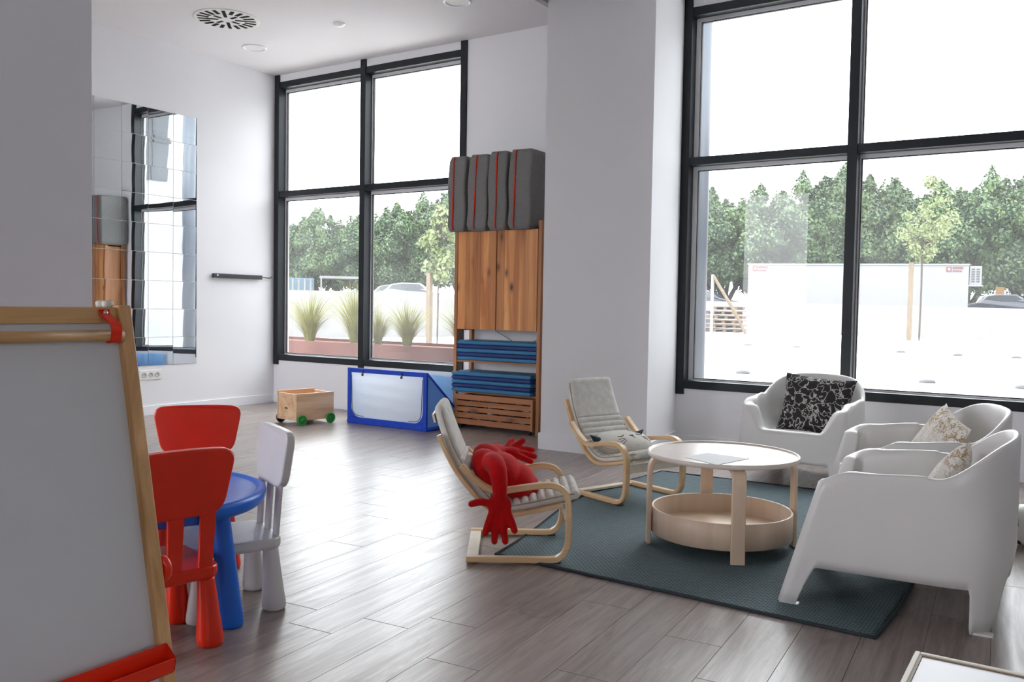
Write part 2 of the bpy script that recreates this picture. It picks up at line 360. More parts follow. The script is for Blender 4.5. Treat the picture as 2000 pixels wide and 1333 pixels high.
def rrect(w, h, r, n=5, cx=0, cy=0):
    out = []
    for qx, qy, a0 in ((1, 1, 0), (-1, 1, 90), (-1, -1, 180), (1, -1, 270)):
        for k in range(n+1):
            a = R(a0+90*k/n); out.append((cx+qx*(w/2-r)+r*math.cos(a), cy+qy*(h/2-r)+r*math.sin(a)))
    return out
def slab(mb, outline, z0, z1, mi=0, M=None, smooth=False):
    n = len(outline); vs = [(x, y, z0) for x, y in outline]+[(x, y, z1) for x, y in outline]
    fs = [tuple(reversed(range(n))), tuple(range(n, 2*n))]
    mb.add(vs, fs, mi, False, M)
    mb.add(vs, [(j, (j+1) % n, n+(j+1) % n, n+j) for j in range(n)], mi, smooth, M); return mb
XZ = Matrix(((1, 0, 0, 0), (0, 0, 1, 0), (0, 1, 0, 0), (0, 0, 0, 1)))   # (x,y,z)->(x,z,y)
def round_poly(P, rads, n=6):
    out = []; N = len(P)
    for i in range(N):
        p = Vector(P[i]); a = (Vector(P[i-1])-p); b = (Vector(P[(i+1) % N])-p); q = rads[i]
        s0 = p+a.normalized()*min(q, a.length*.48); s1 = p+b.normalized()*min(q, b.length*.48)
        for k in range(n+1): t = k/n; v = s0*(1-t)**2+p*2*t*(1-t)+s1*t*t; out.append((v.x, v.y))
    return out
def textmesh(mb, outline, y0, y1, mi=0, M=None):
    return slab(mb, outline, y0, y1, mi, (M @ XZ) if M is not None else XZ)

# ------------------------------------------------------------------ room shell
WX, WY, CZ = -8.05, 7.17, 3.855
struct(MB().box((-8.4, -3.8, -.12), (4.7, 7.4, -.007)).build('floor', concrete))
floor = bpy.data.objects['floor']; floor.data.materials[0] = plain('floor_base', (.10, .09, .08), .9, .1)
# laminate planks (rows run 4 degrees off the side wall)
SL = .066; PW = .209; PL = 1.28
th = math.atan(SL)
pm = MB().box((-PW/2+.0009, -PL/2+.00015, -.0065), (PW/2-.0009, PL/2-.00015, 0)).build('plank', plank_m, floor, bevel=.0004, seg=1)
first = True; cnt = 0
offs = {}
rnd = random.Random(3)
for k in range(-31, 16):
    xr = -2.085+PW*k+PW/2          # x' = x+SL*y
    y0 = rnd.uniform(0, PL)
    if k == 1: y0 = 2.61 % PL
    if k == -1: y0 = 2.26 % PL
    if k == 5: y0 = 2.97 % PL
    j = -1
    while True:
        ya = y0+j*PL; yb = ya+PL; j += 1
        if ya > WY: break
        if yb < .3: continue
        a = max(ya, .3 if ya < .3 else ya); b = min(yb, WY+.02)
        ym = (a+b)/2; x = xr-SL*ym
        # keep only planks within the sight of the camera (left of the frame is walled off)
        if x < -8.1 or x > 1.2: continue
        if b < -x*.36+.2 or (x < -3.9 and b < 1.6): continue
        if x < -4.1 and b < -x*.52: continue
        if b-a < .03: continue
        if first: o = pm; first = False
        else: o = pm.copy(); COL.objects.link(o)
        o.location = (x, ym, 0); o.rotation_euler = (0, 0, th); o.scale = (1, (b-a)/PL, 1); cnt += 1
print('planks', cnt)
struct(MB().box((-8.4, -3.8, CZ), (4.7, 7.4, CZ+.2)).build('ceiling', ceil_m))
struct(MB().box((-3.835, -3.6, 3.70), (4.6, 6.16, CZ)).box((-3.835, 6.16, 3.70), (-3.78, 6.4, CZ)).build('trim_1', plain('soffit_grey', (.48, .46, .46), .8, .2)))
struct(MB().box((-8.4, -3.8, 0), (WX, 7.4, CZ)).build('wall_left', white_wall))
struct(MB().box((4.5, -3.8, 0), (4.7, 7.4, CZ)).build('wall_right', white_wall))
mb = MB(); _x = WX
for a, b, z0_, z1_ in FILL_OPENINGS:
    mb.box((_x, -3.8, 0), (a, -3.6, CZ)); mb.box((a, -3.8, 0), (b, -3.6, z0_)); mb.box((a, -3.8, z1_), (b, -3.6, CZ)); _x = b
struct(mb.box((_x, -3.8, 0), (4.5, -3.6, CZ)).build('wall_front', white_wall))
ZB, ZT = .51, 3.775
wins = [(-8.04, -5.25), (-2.945, -.12), (1.0, 3.8)]  # last window is unseen, added to bring in more light
mb = MB(); xs = [WX]
mb.box((WX, WY, 0), (4.5, WY+.2, ZB)); mb.box((WX, WY, ZT), (4.5, WY+.2, CZ))
prev = WX
for a, b in wins:
    if a-prev > .02: mb.box((prev, WY, ZB), (a, WY+.2, ZT))
    prev = b
mb.box((prev, WY, ZB), (4.5, WY+.2, ZT))
struct(mb.build('wall_back', white_wall))
# column between the windows, partition near the camera
mb = MB(); slab(mb, [(-3.775, 6.265), (-2.81, 6.265), (-2.945, 7.17), (-3.775, 7.17)], 0, CZ)
struct(mb.build('wall_column', wall_grey))
struct(MB().box((-4.85, 1.85, 0), (-4.2, 2.55, CZ)).build('wall_pillar', wall_grey))
struct(MB().box((WX, 2.75, 0), (WX+.015, WY, .10)).build('baseboard_left', trim_m, bevel=.003))
struct(MB().box((WX+.015, WY-.015, 0), (-3.79, WY, .10)).box((-2.93, WY-.015, 0), (4.5, WY, .10)).build('baseboard_back', trim_m, bevel=.003))
mb = MB(); slab(mb, [(-3.79, 6.25), (-2.795, 6.25), (-2.925, 7.155), (-2.945, 7.155), (-2.813, 6.265), (-3.775, 6.265), (-3.775, 7.155), (-3.79, 7.155)], 0, .135)
struct(mb.build('baseboard_column', trim_m, bevel=.003))

def window(n, x0, x1, parts=2):
    root = empty('window_%d' % n, (0, 0, 0)); struct(root)
    yf, yb, w = WY-.02, WY+.10, .075
    xs = [x0+w/2+i*(x1-x0-w)/parts for i in range(parts+1)]
    post = None
    for x in xs:
        MB().box((x-w/2, yf, .455), (x+w/2, yb, CZ-.002)).build('window_post', black_frame, root, bevel=.002)
    rails = [(.505, .575), (2.43, 2.497), (3.70, 3.77)]
    for i in range(parts):
        a = xs[i]+w/2; b = xs[i+1]-w/2
        for z0, z1 in rails: MB().box((a, yf+.008, z0), (b, yb, z1)).build('window_rail', black_frame, root, bevel=.002)
        for z0, z1 in ((.575, 2.43), (2.497, 3.70)):
            el = .042 if (n > 1 and i == 0) else .012
            def ring(mb, g, l, r_, bt, t_, ya, yb2):
                mb.box((a+l-g, ya, z0+bt-g), (a+l, yb2, z1-t_+g)); mb.box((b-r_, ya, z0+bt-g), (b-r_+g, yb2, z1-t_+g))
                mb.box((a+l, ya, z0+bt-g), (b-r_, yb2, z0+bt)); mb.box((a+l, ya, z1-t_), (b-r_, yb2, z1-t_+g)); return mb
            mb = MB(); ya_, yb_ = yb-.012, yb+.03
            mb.box((a, ya_, z0), (a+el, yb_, z1)); mb.box((b-.008, ya_, z0), (b, yb_, z1)); mb.box((a+el, ya_, z0), (b-.008, yb_, z0+.012)); mb.box((a+el, ya_, z1-.034), (b-.008, yb_, z1))
            s = mb.build('sash', sash_m, root)
            ring(MB(), .007, el+.007, .015, .019, .041, yb-.008, yb+.02).build('gasket', gasket_m, s)
            MB().box((a+.010, yb+.004, z0+.010), (b-.006, yb+.012, z1-.020)).build('pane', glass_m, s)
    return root
for i, (a, b) in enumerate(wins): window(i+1, a, b)  # the last one is the unseen window added for light

# ------------------------------------------------------------------ ceiling fittings
def vent():
    r = empty('ceiling_vent', (-6.845, 5.50, CZ), R(8), 'round white swirl air diffuser with black radial slots in the ceiling', 'vent')
    MB().lathe([(0.001, 0), (.30, 0), (.30, -.006), (.29, -.009), (0.001, -.009)], 48, caps=False).build('vent_plate', vent_white, r)
    n = 20
    def slot(ang, a, b, wd):
        M = Matrix.Rotation(ang, 4, 'Z'); return MB().box((a, -wd/2, -.0105), (b, wd/2, -.0085), M=M).build('vent_slot', vent_dark, r)
    for k in range(n):
        if k % 5 == 2: slot(k*2*math.pi/n, .075, .262, .032)
        else: slot(k*2*math.pi/n, .165, .27, .036)
    for k in range(4): slot(k*math.pi/2-R(10), .06, .145, .032)
vent()
for (x, y, l) in ((-7.352, 6.262, 'flush round white downlight beside the swirl air diffuser'), (-4.678, 6.22, 'flush round white downlight near the bulkhead at the top of the photo')):
    r = empty('ceiling_light', (x, y, CZ), 0, l, 'ceiling light', 'flush round downlights')
    MB().lathe([(.10, 0), (.125, 0), (.125, -.006), (.118, -.012), (.105, -.012), (.10, -.004)], 40, caps=False).build('trim_ring', trim_m, r)
    MB().lathe([(.001, -.004), (.104, -.004), (.104, 0), (.001, 0)], 40, caps=False).build('diffuser', vent_white, r)
r = empty('smoke_detector', (-6.012, 6.137, CZ), 0, 'tiny round white smoke detector on the ceiling', 'detector')
MB().lathe([(.001, -.03), (.025, -.03), (.04, -.022), (.055, -.01), (.055, 0), (.001, 0)], 32, caps=False).build('detector_body', plain('detector_white', (.9, .9, .88), .4), r)

# ------------------------------------------------------------------ tiled wall mirror
r = empty('tiled_mirror', (WX, 6.077, .515), 0, 'wall mirror made of square glass tiles on the left wall', 'mirror')
TS = .2935
def tile_mesh(bow):
    mb = MB(); n = 8; vs = []; fs = []
    for i in range(n+1):
        for j in range(n+1):
            u, v = j/n, i/n; d = bow[0]*math.sin(math.pi*v)+bow[1]*(u-.5)+bow[2]*(v-.5)+bow[3]*math.sin(2*math.pi*v)
            vs.append((.006+d, -.0022-(TS-.0044)*u, .0022+(TS-.0044)*v))
    for i in range(n):
        for j in range(n): a = i*(n+1)+j; fs.append((a, a+n+1, a+n+2, a+1))
    mb.add(vs, fs, 0, True)
    ed = [(0, 0), (TS, 0), (TS, TS), (0, TS)]
    mb.add([(.0008, -a, b) for a, b in ed]+[(.0035, -a, b) for a, b in ed], [(0, 1, 5, 4), (1, 2, 6, 5), (2, 3, 7, 6), (3, 0, 4, 7), (4, 5, 6, 7)], 1)
    return mb
rnd = random.Random(5)
for row in range(9):
    bw = rnd.uniform(.0004, .0007)*(1 if row < 7 else .3)
    for colm in range(5):
        t = tile_mesh((bw, rnd.uniform(-.0002, .0002), rnd.uniform(-.0003, .0003), rnd.uniform(-.0002, .0002))).build('mirror_tile', [mirror_m, sock_m], r)
        t.location = (0, -colm*TS, row*TS)

# socket, wall bar
r = empty('wall_socket', (WX, 5.52, .42), 0, 'white triple power socket on the left wall below the mirror', 'socket')
MB().box((0, -.128, -.05), (.009, .128, .05)).build('socket_plate', sock_m, r, bevel=.003)
for k in (-1, 0, 1):
    M = Matrix.Translation((.009, k*.075, 0)) @ Matrix.Rotation(R(90), 4, 'Y')
    MB().lathe([(.001, .0005), (.018, .0005), (.021, .004), (.025, .004), (.025, 0)], 24, M=M, caps=False).build('socket_outlet', sock_d, r)
r = empty('wall_bar', (WX, 6.62, 1.48), 0, 'short black wall bar with a thin hook on the left wall beside the window', 'bar')
MB().box((.008, -.345, -.028), (.045, .335, .022)).build('bar_body', dark_m, r, bevel=.006)
M = Matrix.Translation((.045, -.30, 0)) @ Matrix.Rotation(R(90), 4, 'Y')
MB().lathe([(.001, 0), (.012, 0), (.012, .004), (.001, .006)], 16, M=M).build('screw', chrome, r)
for y in (-.31, .28): MB().box((0, y, -.012), (.01, y+.03, .012)).build('bracket', dark_m, r)
MB().tube(catmull([(.03, .33, 0), (.03, .40, -.004), (.03, .455, -.006), (.03, .475, .004), (.03, .478, .014)]), .006, 8).build('hook', dark_m, r)

# ------------------------------------------------------------------ pine shelf unit
IX0, IX1, IY0, IY1 = -5.13, -4.145, 6.84, 7.14
r = empty('shelf_unit', (0, 0, 0), 0, 'tall open pine shelf unit with a two door cabinet beside the column', 'shelf')
for x in (IX0, IX1-.035):
    for y in (IY0, IY1-.045):
        MB().box((x, y, .0), (x+.035, y+.045, 1.985)).build('upright', shelf_w, r, bevel=.002)
for x in (IX0+.008, IX1-.027):
    for z in (.06, .36, .66, .95, 1.9): MB().box((x, IY0+.045, z), (x+.02, IY1-.045, z+.04)).build('rung', shelf_w, r)
for z in (.345, .645): MB().box((IX0+.036, IY0+.01, z), (IX1-.036, IY1-.01, z+.018)).build('shelf_board', shelf_h, r)
for a, b in (((IX0+.3, .64), (IX1-.05, .95)), ((IX0+.3, .95), (IX1-.05, .64))):
    MB().tube([(a[0], IY1-.015, a[1]), (b[0], IY1-.015, b[1])], .003, 6).build('cross_brace', dark_m, r)
# cabinet with doors
cx0, cx1 = IX0+.037, IX1-.037
MB().box((cx0, IY0+.02, .97), (cx0+.015, IY1-.01, 1.90)).box((cx1-.015, IY0+.02, .97), (cx1, IY1-.01, 1.90)).box((cx0, IY0+.02, .97), (cx1, IY1-.01, .985)).box((cx0, IY0+.02, 1.885), (cx1, IY1-.01, 1.90)).box((cx0, IY1-.02, .97), (cx1, IY1-.01, 1.90)).build('cabinet_body', shelf_w, r)
mid = (cx0+cx1)/2
for a, b in ((cx0+.004, mid-.005), (mid+.005, cx1-.004)):
    wd = (b-a)/4
    d = MB().box((a, IY0, .965), (b, IY0+.018, 1.905)).build('door', shelf_door, r, bevel=.001)
# rolling slatted crate
r2 = empty('slatted_crate', (0, 0, 0), 0, 'slatted pine crate on castors at the bottom of the shelf unit', 'crate')
ca, cb, cy0 = IX0+.045, IX1-.045, IY0-.03
for k, (z0, z1) in enumerate(((.045, .098), (.108, .158), (.170, .215), (.226, .272), (.283, .335))):
    MB().box((ca, cy0, z0), (cb-.022, cy0+.016, z1)).build('slat', shelf_h, r2, bevel=.001)
for x in (ca, cb-.022):
    MB().box((x, cy0-.004 if x > ca else cy0+.017, .04), (x+.022, cy0+.02, .335)).build('corner_post', shelf_w, r2, bevel=.001)
MB().box((ca+.01, cy0+.02, .05), (cb-.01, IY1-.02, .065)).box((ca, cy0+.02, .05), (ca+.012, IY1-.02, .32)).box((cb-.012, cy0+.02, .05), (cb, IY1-.02, .32)).box((ca, IY1-.03, .05), (cb, IY1-.02, .32)).build('crate_body', shelf_h, r2)
for x in (ca+.05, cb-.05):
    for y in (cy0+.04, IY1-.06):
        M = Matrix.Translation((x-.008, y, .02)) @ Matrix.Rotation(R(90), 4, 'Y')
        MB().lathe([(.001, 0), (.02, 0), (.02, .016), (.001, .016)], 16, M=M).box((x-.01, y-.012, .02), (x+.01, y+.012, .051)).build('castor', dark_m, r2)
mb = MB(); rnd = random.Random(2)
for i in range(90):
    x = rnd.uniform(ca+.05, cb-.06); y = rnd.uniform(cy0+.06, IY0+.16); z = rnd.uniform(.09, .24); q = rnd.uniform(.018, .03)
    M = Matrix.Translation((x, y, z)) @ Matrix.Rotation(rnd.uniform(0, 3), 4, 'X') @ Matrix.Rotation(rnd.uniform(0, 3), 4, 'Z')
    mb.box((-q, -q, -q), (q, q, q), 0 if rnd.random() < .5 else 1, M)
tag(mb.build('toy_blocks', [sock_m, dark_m], bevel=.002, seg=1), 'black and white toy blocks lying inside the slatted crate', 'toys', kind='stuff')
# folded foam mats
names = ['topmost', 'second', 'middle', 'fourth', 'bottom']
for zi, (z0, xo, yo, what) in enumerate(((.664, 0, .03, 'upper'), (.364, -.018, -.03, 'lower'))):
    for k in range(5):
        z = z0+(4-k)*.0385; dk = k % 2 == 1
        r = empty('foam_mat', (-4.645+xo, 6.99+yo, z), R(rnd.uniform(-.3, .3)), '%s blue foam mat, %s in the stack on the %s shelf board' % ('dark' if dk else 'light', names[k], what), 'mat', 'foam mats stacked on the shelf unit')
        mb = MB(); w2, d2, h2 = .46 if zi == 0 else .455, .17, .0368
        ol = rrect(w2*2, d2*2, .012, 3); rs = []
        for e, zz in ((.008, 0), (.001, .006), (0, .012), (0, h2-.012), (.001, h2-.006), (.008, h2)):
            rs.append([(x*(1-e/w2), y*(1-e/d2), zz) for x, y in ol])
        mb.rings(rs, smooth=False).build('mat_body', mat_dark if dk else mat_light, r)
# grey cushions standing on the cabinet
cuts = [(-5.17, .205, 'leftmost'), (-4.945, .225, 'second from the left'), (-4.70, .205, 'third from the left'), (-4.475, .245, 'rightmost')]
def floor_cushion(w_, d_, h_):
    mb = MB(); rs = []
    n = 14
    for i in range(n+1):
        t = i/n; z = h_*t; e = .016*(1-min(1, min(t, 1-t)*14))**2
        ol = rrect(w_-2*e, d_-2*e, min(.022, w_*.2), 4)
        rs.append([(x+.004*math.sin(z*14+y*8), y+.004*math.sin(z*11), z) for x, y in ol])
    mb.rings(rs); return mb
for i, (x, wd, l) in enumerate(cuts):
    h_ = .715+.012*(i > 1)
    r = empty('floor_cushion', (x+wd/2, 6.955, 1.905), 0, 'thick charcoal cushion with red piping on top of the shelf unit, %s' % l, 'cushion', 'charcoal cushions on the shelf unit')
    tl = (.6, 2.0, .5, 1.2)[i]; r.rotation_euler = (0, R(tl), 0)
    floor_cushion(wd, .40, h_).build('cushion_body', grey_fab, r)
    px_ = (-.035, -.02, -.005, -.05)[i]
    y_ = -.2015
    MB().tube(catmull([(px_, y_+.014, .015), (px_, y_-.002, .05), (px_+.004, y_-.005, h_*.3), (px_+.006, y_-.005, h_*.7), (px_+.004, y_-.002, h_-.05), (px_+.004, y_+.016, h_-.012)], 5), .0065, 6).build('piping', red_pipe, r)

# ------------------------------------------------------------------ toy cart
r = empty('toy_cart', (-6.315, 5.90, 0), R(-9), 'wooden box cart on green wheels standing under the left window', 'cart')
L, W, Hh, z0 = .44, .33, .265, .045
r.location = (-6.31, 5.905, 0)
MB().box((-.016, 0, z0), (0, L, z0+Hh)).build('side_panel', cart_w, r, bevel=.002)
MB().box((-W, 0, z0), (-W+.016, L, z0+Hh+.012)).build('side_panel', cart_w, r, bevel=.002)
MB().box((-W+.016, .004, z0), (-.016, .02, z0+Hh-.004)).build('end_panel', cart_w, r, bevel=.002)
MB().box((-W+.016, L-.02, z0), (-.016, L-.004, z0+Hh-.004)).build('end_panel', cart_w, r, bevel=.002)
MB().box((-W+.016, .02, z0+.01), (-.016, L-.02, z0+.022)).build('bottom_board', cart_w, r)
for y in (.055, L-.05):
    for x, sgn in ((.004, 1), (-W-.004, -1)):
        M = Matrix.Translation((x, y, .052)) @ Matrix.Rotation(R(90*sgn), 4, 'Y')
        MB().lathe([(.001, 0), (.045, 0), (.052, .004), (.052, .02), (.045, .024), (.04, .018), (.016, .018), (.014, .026), (.001, .026)], 28, M=M, caps=False).build('wheel', green_m if sgn > 0 else dark_m, r)
    MB().tube([(-W-.01, y, .052), (.01, y, .052)], .006, 8).build('axle', dark_m, r)
mb = MB(); slab(mb, [(.030*math.cos(a*math.pi/8), .008*math.sin(a*math.pi/8)) for a in range(16)], 0, .001)
mb.v = [(-W*.5-.01+x, .0035-z, z0+.115+y) for x, y, z in mb.v]
lab(mb.build('badge', plain('olive_badge', (.05, .07, .01), .6), r), 'small olive oval badge')

# ------------------------------------------------------------------ blue play tent
r = empty('play_tent', (-6.125, 6.42, 0), 0, 'blue framed play tent with white sheet front under the left window', 'play tent')
TW, TH, TD = 1.01, .555, .63
def strip(mb, pts, rad): mb.tube(pts, rad, 8)
F = [(0, 0, .02), (TW, 0, .02), (TW, 0, TH), (0, 0, TH)]
mb = MB(); b_ = .045
mb.box((0, -.012, 0), (b_, .012, TH)); mb.box((TW-b_, -.012, 0), (TW, .012, TH)); mb.box((b_, -.012, TH-b_), (TW-b_, .012, TH)); mb.box((b_, -.012, .0), (TW-b_, .012, b_+.02))
mb.build('front_border', blue_fab, r, bevel=.006)
mb = MB()
for k, (cx_, s_) in enumerate(((b_, 1), (TW-b_, -1))):     # rounded lower corners of the border
    pts = [(cx_, 0)]; rr_ = .11
    for a in range(7): t = R(15*a); pts.append((cx_+s_*(rr_-rr_*math.cos(t))*1.0, b_+.02+rr_-rr_*math.sin(t)))
    pts = [(cx_, b_+.02)]+[(cx_+s_*(rr_-rr_*math.cos(R(15*a))), b_+.02+rr_-rr_*math.sin(R(15*a))) for a in range(7)]
    slab(mb, [(x, z) for x, z in pts], -.009, .009, 0, XZ)
mb.build('corner_gusset', blue_fab, r)
mb = MB(); n = 24; vs = []; fs = []
for i in range(n+1):
    for j in range(n+1):
        u, v = j/n, i/n; vs.append((b_+(TW-2*b_)*u, .004*math.sin(v*25+u*3)*math.sin(math.pi*u)+.004*math.sin(u*31)*math.sin(math.pi*v)*.5, b_+.02+(TH-2*b_-.02)*v))
for i in range(n):
    for j in range(n): a = i*(n+1)+j; fs.append((a, a+1, a+n+2, a+n+1))
mb.add(vs, fs, 0, True).build('front_sheet', sheet_white, r)
for x0_, s_ in ((b_+.012, 1), (TW-b_-.012, -1)):
    pts = [(x0_+s_*.004*math.sin(z*9), -.008, z) for z in (TH-.07, .42, .3, .2)]+[(x0_+s_*.02, -.008, .12), (x0_+s_*.07, -.008, .085), (x0_+s_*.16, -.008, .078)]
    MB().tube(catmull(pts, 5), .003, 6).build('zip', plain('zip_navy', (.01, .02, .10), .5), r)
for x in (.21, .71): MB().box((x-.006, -.022, TH-.05), (x+.006, -.013, TH-.012)).box((x-.012, -.024, TH-.075), (x+.006, -.013, TH-.05)).build('toggle', dark_m, r, bevel=.002)
for x in (0, TW-.004):
    mb = MB(); pts = [(0.01, .02), (TD, .02), (.01, TH-.02)]
    mb.add([(x, a, b) for a, b in pts]+[(x+.004, a, b) for a, b in pts], [(0, 1, 2), (5, 4, 3), (0, 3, 4, 1), (1, 4, 5, 2), (2, 5, 3, 0)]).build('side_sheet', sheet_blue, r)
    MB().tube([(x+.002, 0, TH-.012), (x+.002, TD, .03)], .012, 8).tube([(x+.002, 0, .018), (x+.002, TD, .018)], .018, 8).build('side_pole', blue_fab, r)
MB().tube([(0, TD, .018), (TW, TD, .018)], .014, 8).build('rear_pole', blue_fab, r)
mb = MB(); mb.add([(.004, .015, TH-.02), (TW-.004, .015, TH-.02), (TW-.004, TD, .035), (.004, TD, .035), (.004, .018, TH-.016), (TW-.004, .018, TH-.016), (TW-.004, TD+.003, .039), (.004, TD+.003, .039)], [(0, 1, 2, 3), (7, 6, 5, 4), (0, 4, 5, 1), (1, 5, 6, 2), (2, 6, 7, 3), (3, 7, 4, 0)]).build('roof_sheet', sheet_white, r)
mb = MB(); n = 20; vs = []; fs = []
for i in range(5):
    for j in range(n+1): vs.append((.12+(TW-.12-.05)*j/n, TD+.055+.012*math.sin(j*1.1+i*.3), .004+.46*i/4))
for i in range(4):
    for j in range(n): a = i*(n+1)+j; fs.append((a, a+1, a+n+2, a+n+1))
mb.add(vs, fs, 0, True).build('back_sheet', sheet_blue, r)  # added sheet; its blue stands in for light bounced off the mats

# ------------------------------------------------------------------ rug
mb = MB(); nx, ny = 60, 80; top = []; fs = []
def rugpt(u, v):
    # corners measured on the floor
    A, B, Cc, D = Vector((-2.33, 3.44)), Vector((-.60, 3.375)), Vector((-.55, 5.98)), Vector((-2.56, 5.92))
    p = A*(1-u)*(1-v)+B*u*(1-v)+Cc*u*v+D*(1-u)*v
    p.x += .035*math.sin(v*7+.6)*(1 if u < .5 else .6)*abs(2*u-1)**4
    p.x -= .10*math.sin(math.pi*v)**1.0*(1-u)**6
    return p
zt = lambda u, v: .006+.006*max(0, 1-min(v, 1-v)*30)*0+.004*math.sin(u*9+v*5)**2*max(0, 1-min(u, 1-u, v, 1-v)*14)
for i in range(ny+1):
    for j in range(nx+1): p = rugpt(j/nx, i/ny); top.append((p.x, p.y, zt(j/nx, i/ny)))
for i in range(ny):
    for j in range(nx): a = i*(nx+1)+j; fs.append((a, a+1, a+nx+2, a+nx+1))
rug = mb.add(top, fs, 0, True).build('rug', rug_m)
tag(rug, 'grey blue woven rug under the round coffee table and armchairs', 'rug')
so_ = rug.modifiers.new('solid', 'SOLIDIFY'); so_.thickness = .0055; so_.offset = -1
bd = [rugpt(j/40, 0) for j in range(41)]+[rugpt(1, j/40) for j in range(1, 41)]+[rugpt(1-j/40, 1) for j in range(1, 41)]+[rugpt(0, 1-j/40) for j in range(1, 40)]
MB().tube([(p.x, p.y, .0075) for p in bd], .007, 6, closed=True).build('rug_binding', plain('dark_rug_binding', (.03, .042, .05), .9), rug)
RUGZ = .011

# ------------------------------------------------------------------ round coffee table
r = empty('coffee_table', (-1.492, 4.262, RUGZ), R(-10), 'round birch coffee table with bent legs and a lower tray', 'table')
TR_, TZ = .375, .455
MB().lathe([(.001, TZ-.012), (TR_-.006, TZ-.012), (TR_, TZ-.008), (TR_, TZ+.010), (TR_-.003, TZ+.012), (TR_-.010, TZ+.011), (TR_-.012, TZ+.003), (.001, TZ+.003)], 96, caps=False).build('tabletop', birch_pale, r)
MB().lathe([(.001, .070), (.335, .070), (.345, .055), (.350, .058), (.350, .182), (.347, .184), (.341, .184), (.338, .181), (.338, .084), (.001, .084)], 96, caps=False).build('tray', birch, r)
MB().lathe([(.001, .085), (.337, .085), (.337, .0865), (.001, .0865)], 64, caps=False).build('tray_floor', birch_h, r)
for k in range(4):
    a = R(-90+90*k) + R(42)
    path = catmull([(.22, 0, TZ-.0225), (.30, 0, TZ-.0225), (.335, 0, TZ-.027), (.355, 0, TZ-.05), (.3625, 0, TZ-.09), (.364, 0, .25), (.365, 0, .12), (.366, 0, .0)], 5)
    mb = MB().band(path, (0, 1, 0), .066, .020, M=Matrix.Rotation(a, 4, 'Z'))
    mb.build('leg', birch, r, bevel=0)
tag(MB().add([(-1.60, 4.04, .470), (-1.40, 3.93, .470), (-1.335, 4.20, .470), (-1.56, 4.23, .470), (-1.60, 4.04, .4712), (-1.40, 3.93, .4712), (-1.335, 4.20, .4712), (-1.56, 4.23, .4712)], [(3, 2, 1, 0), (4, 5, 6, 7), (0, 1, 5, 4), (1, 2, 6, 5), (2, 3, 7, 6), (3, 0, 4, 7)]).build('paper_sheet', paper_m), 'sheet of white paper lying on the round coffee table', 'paper')

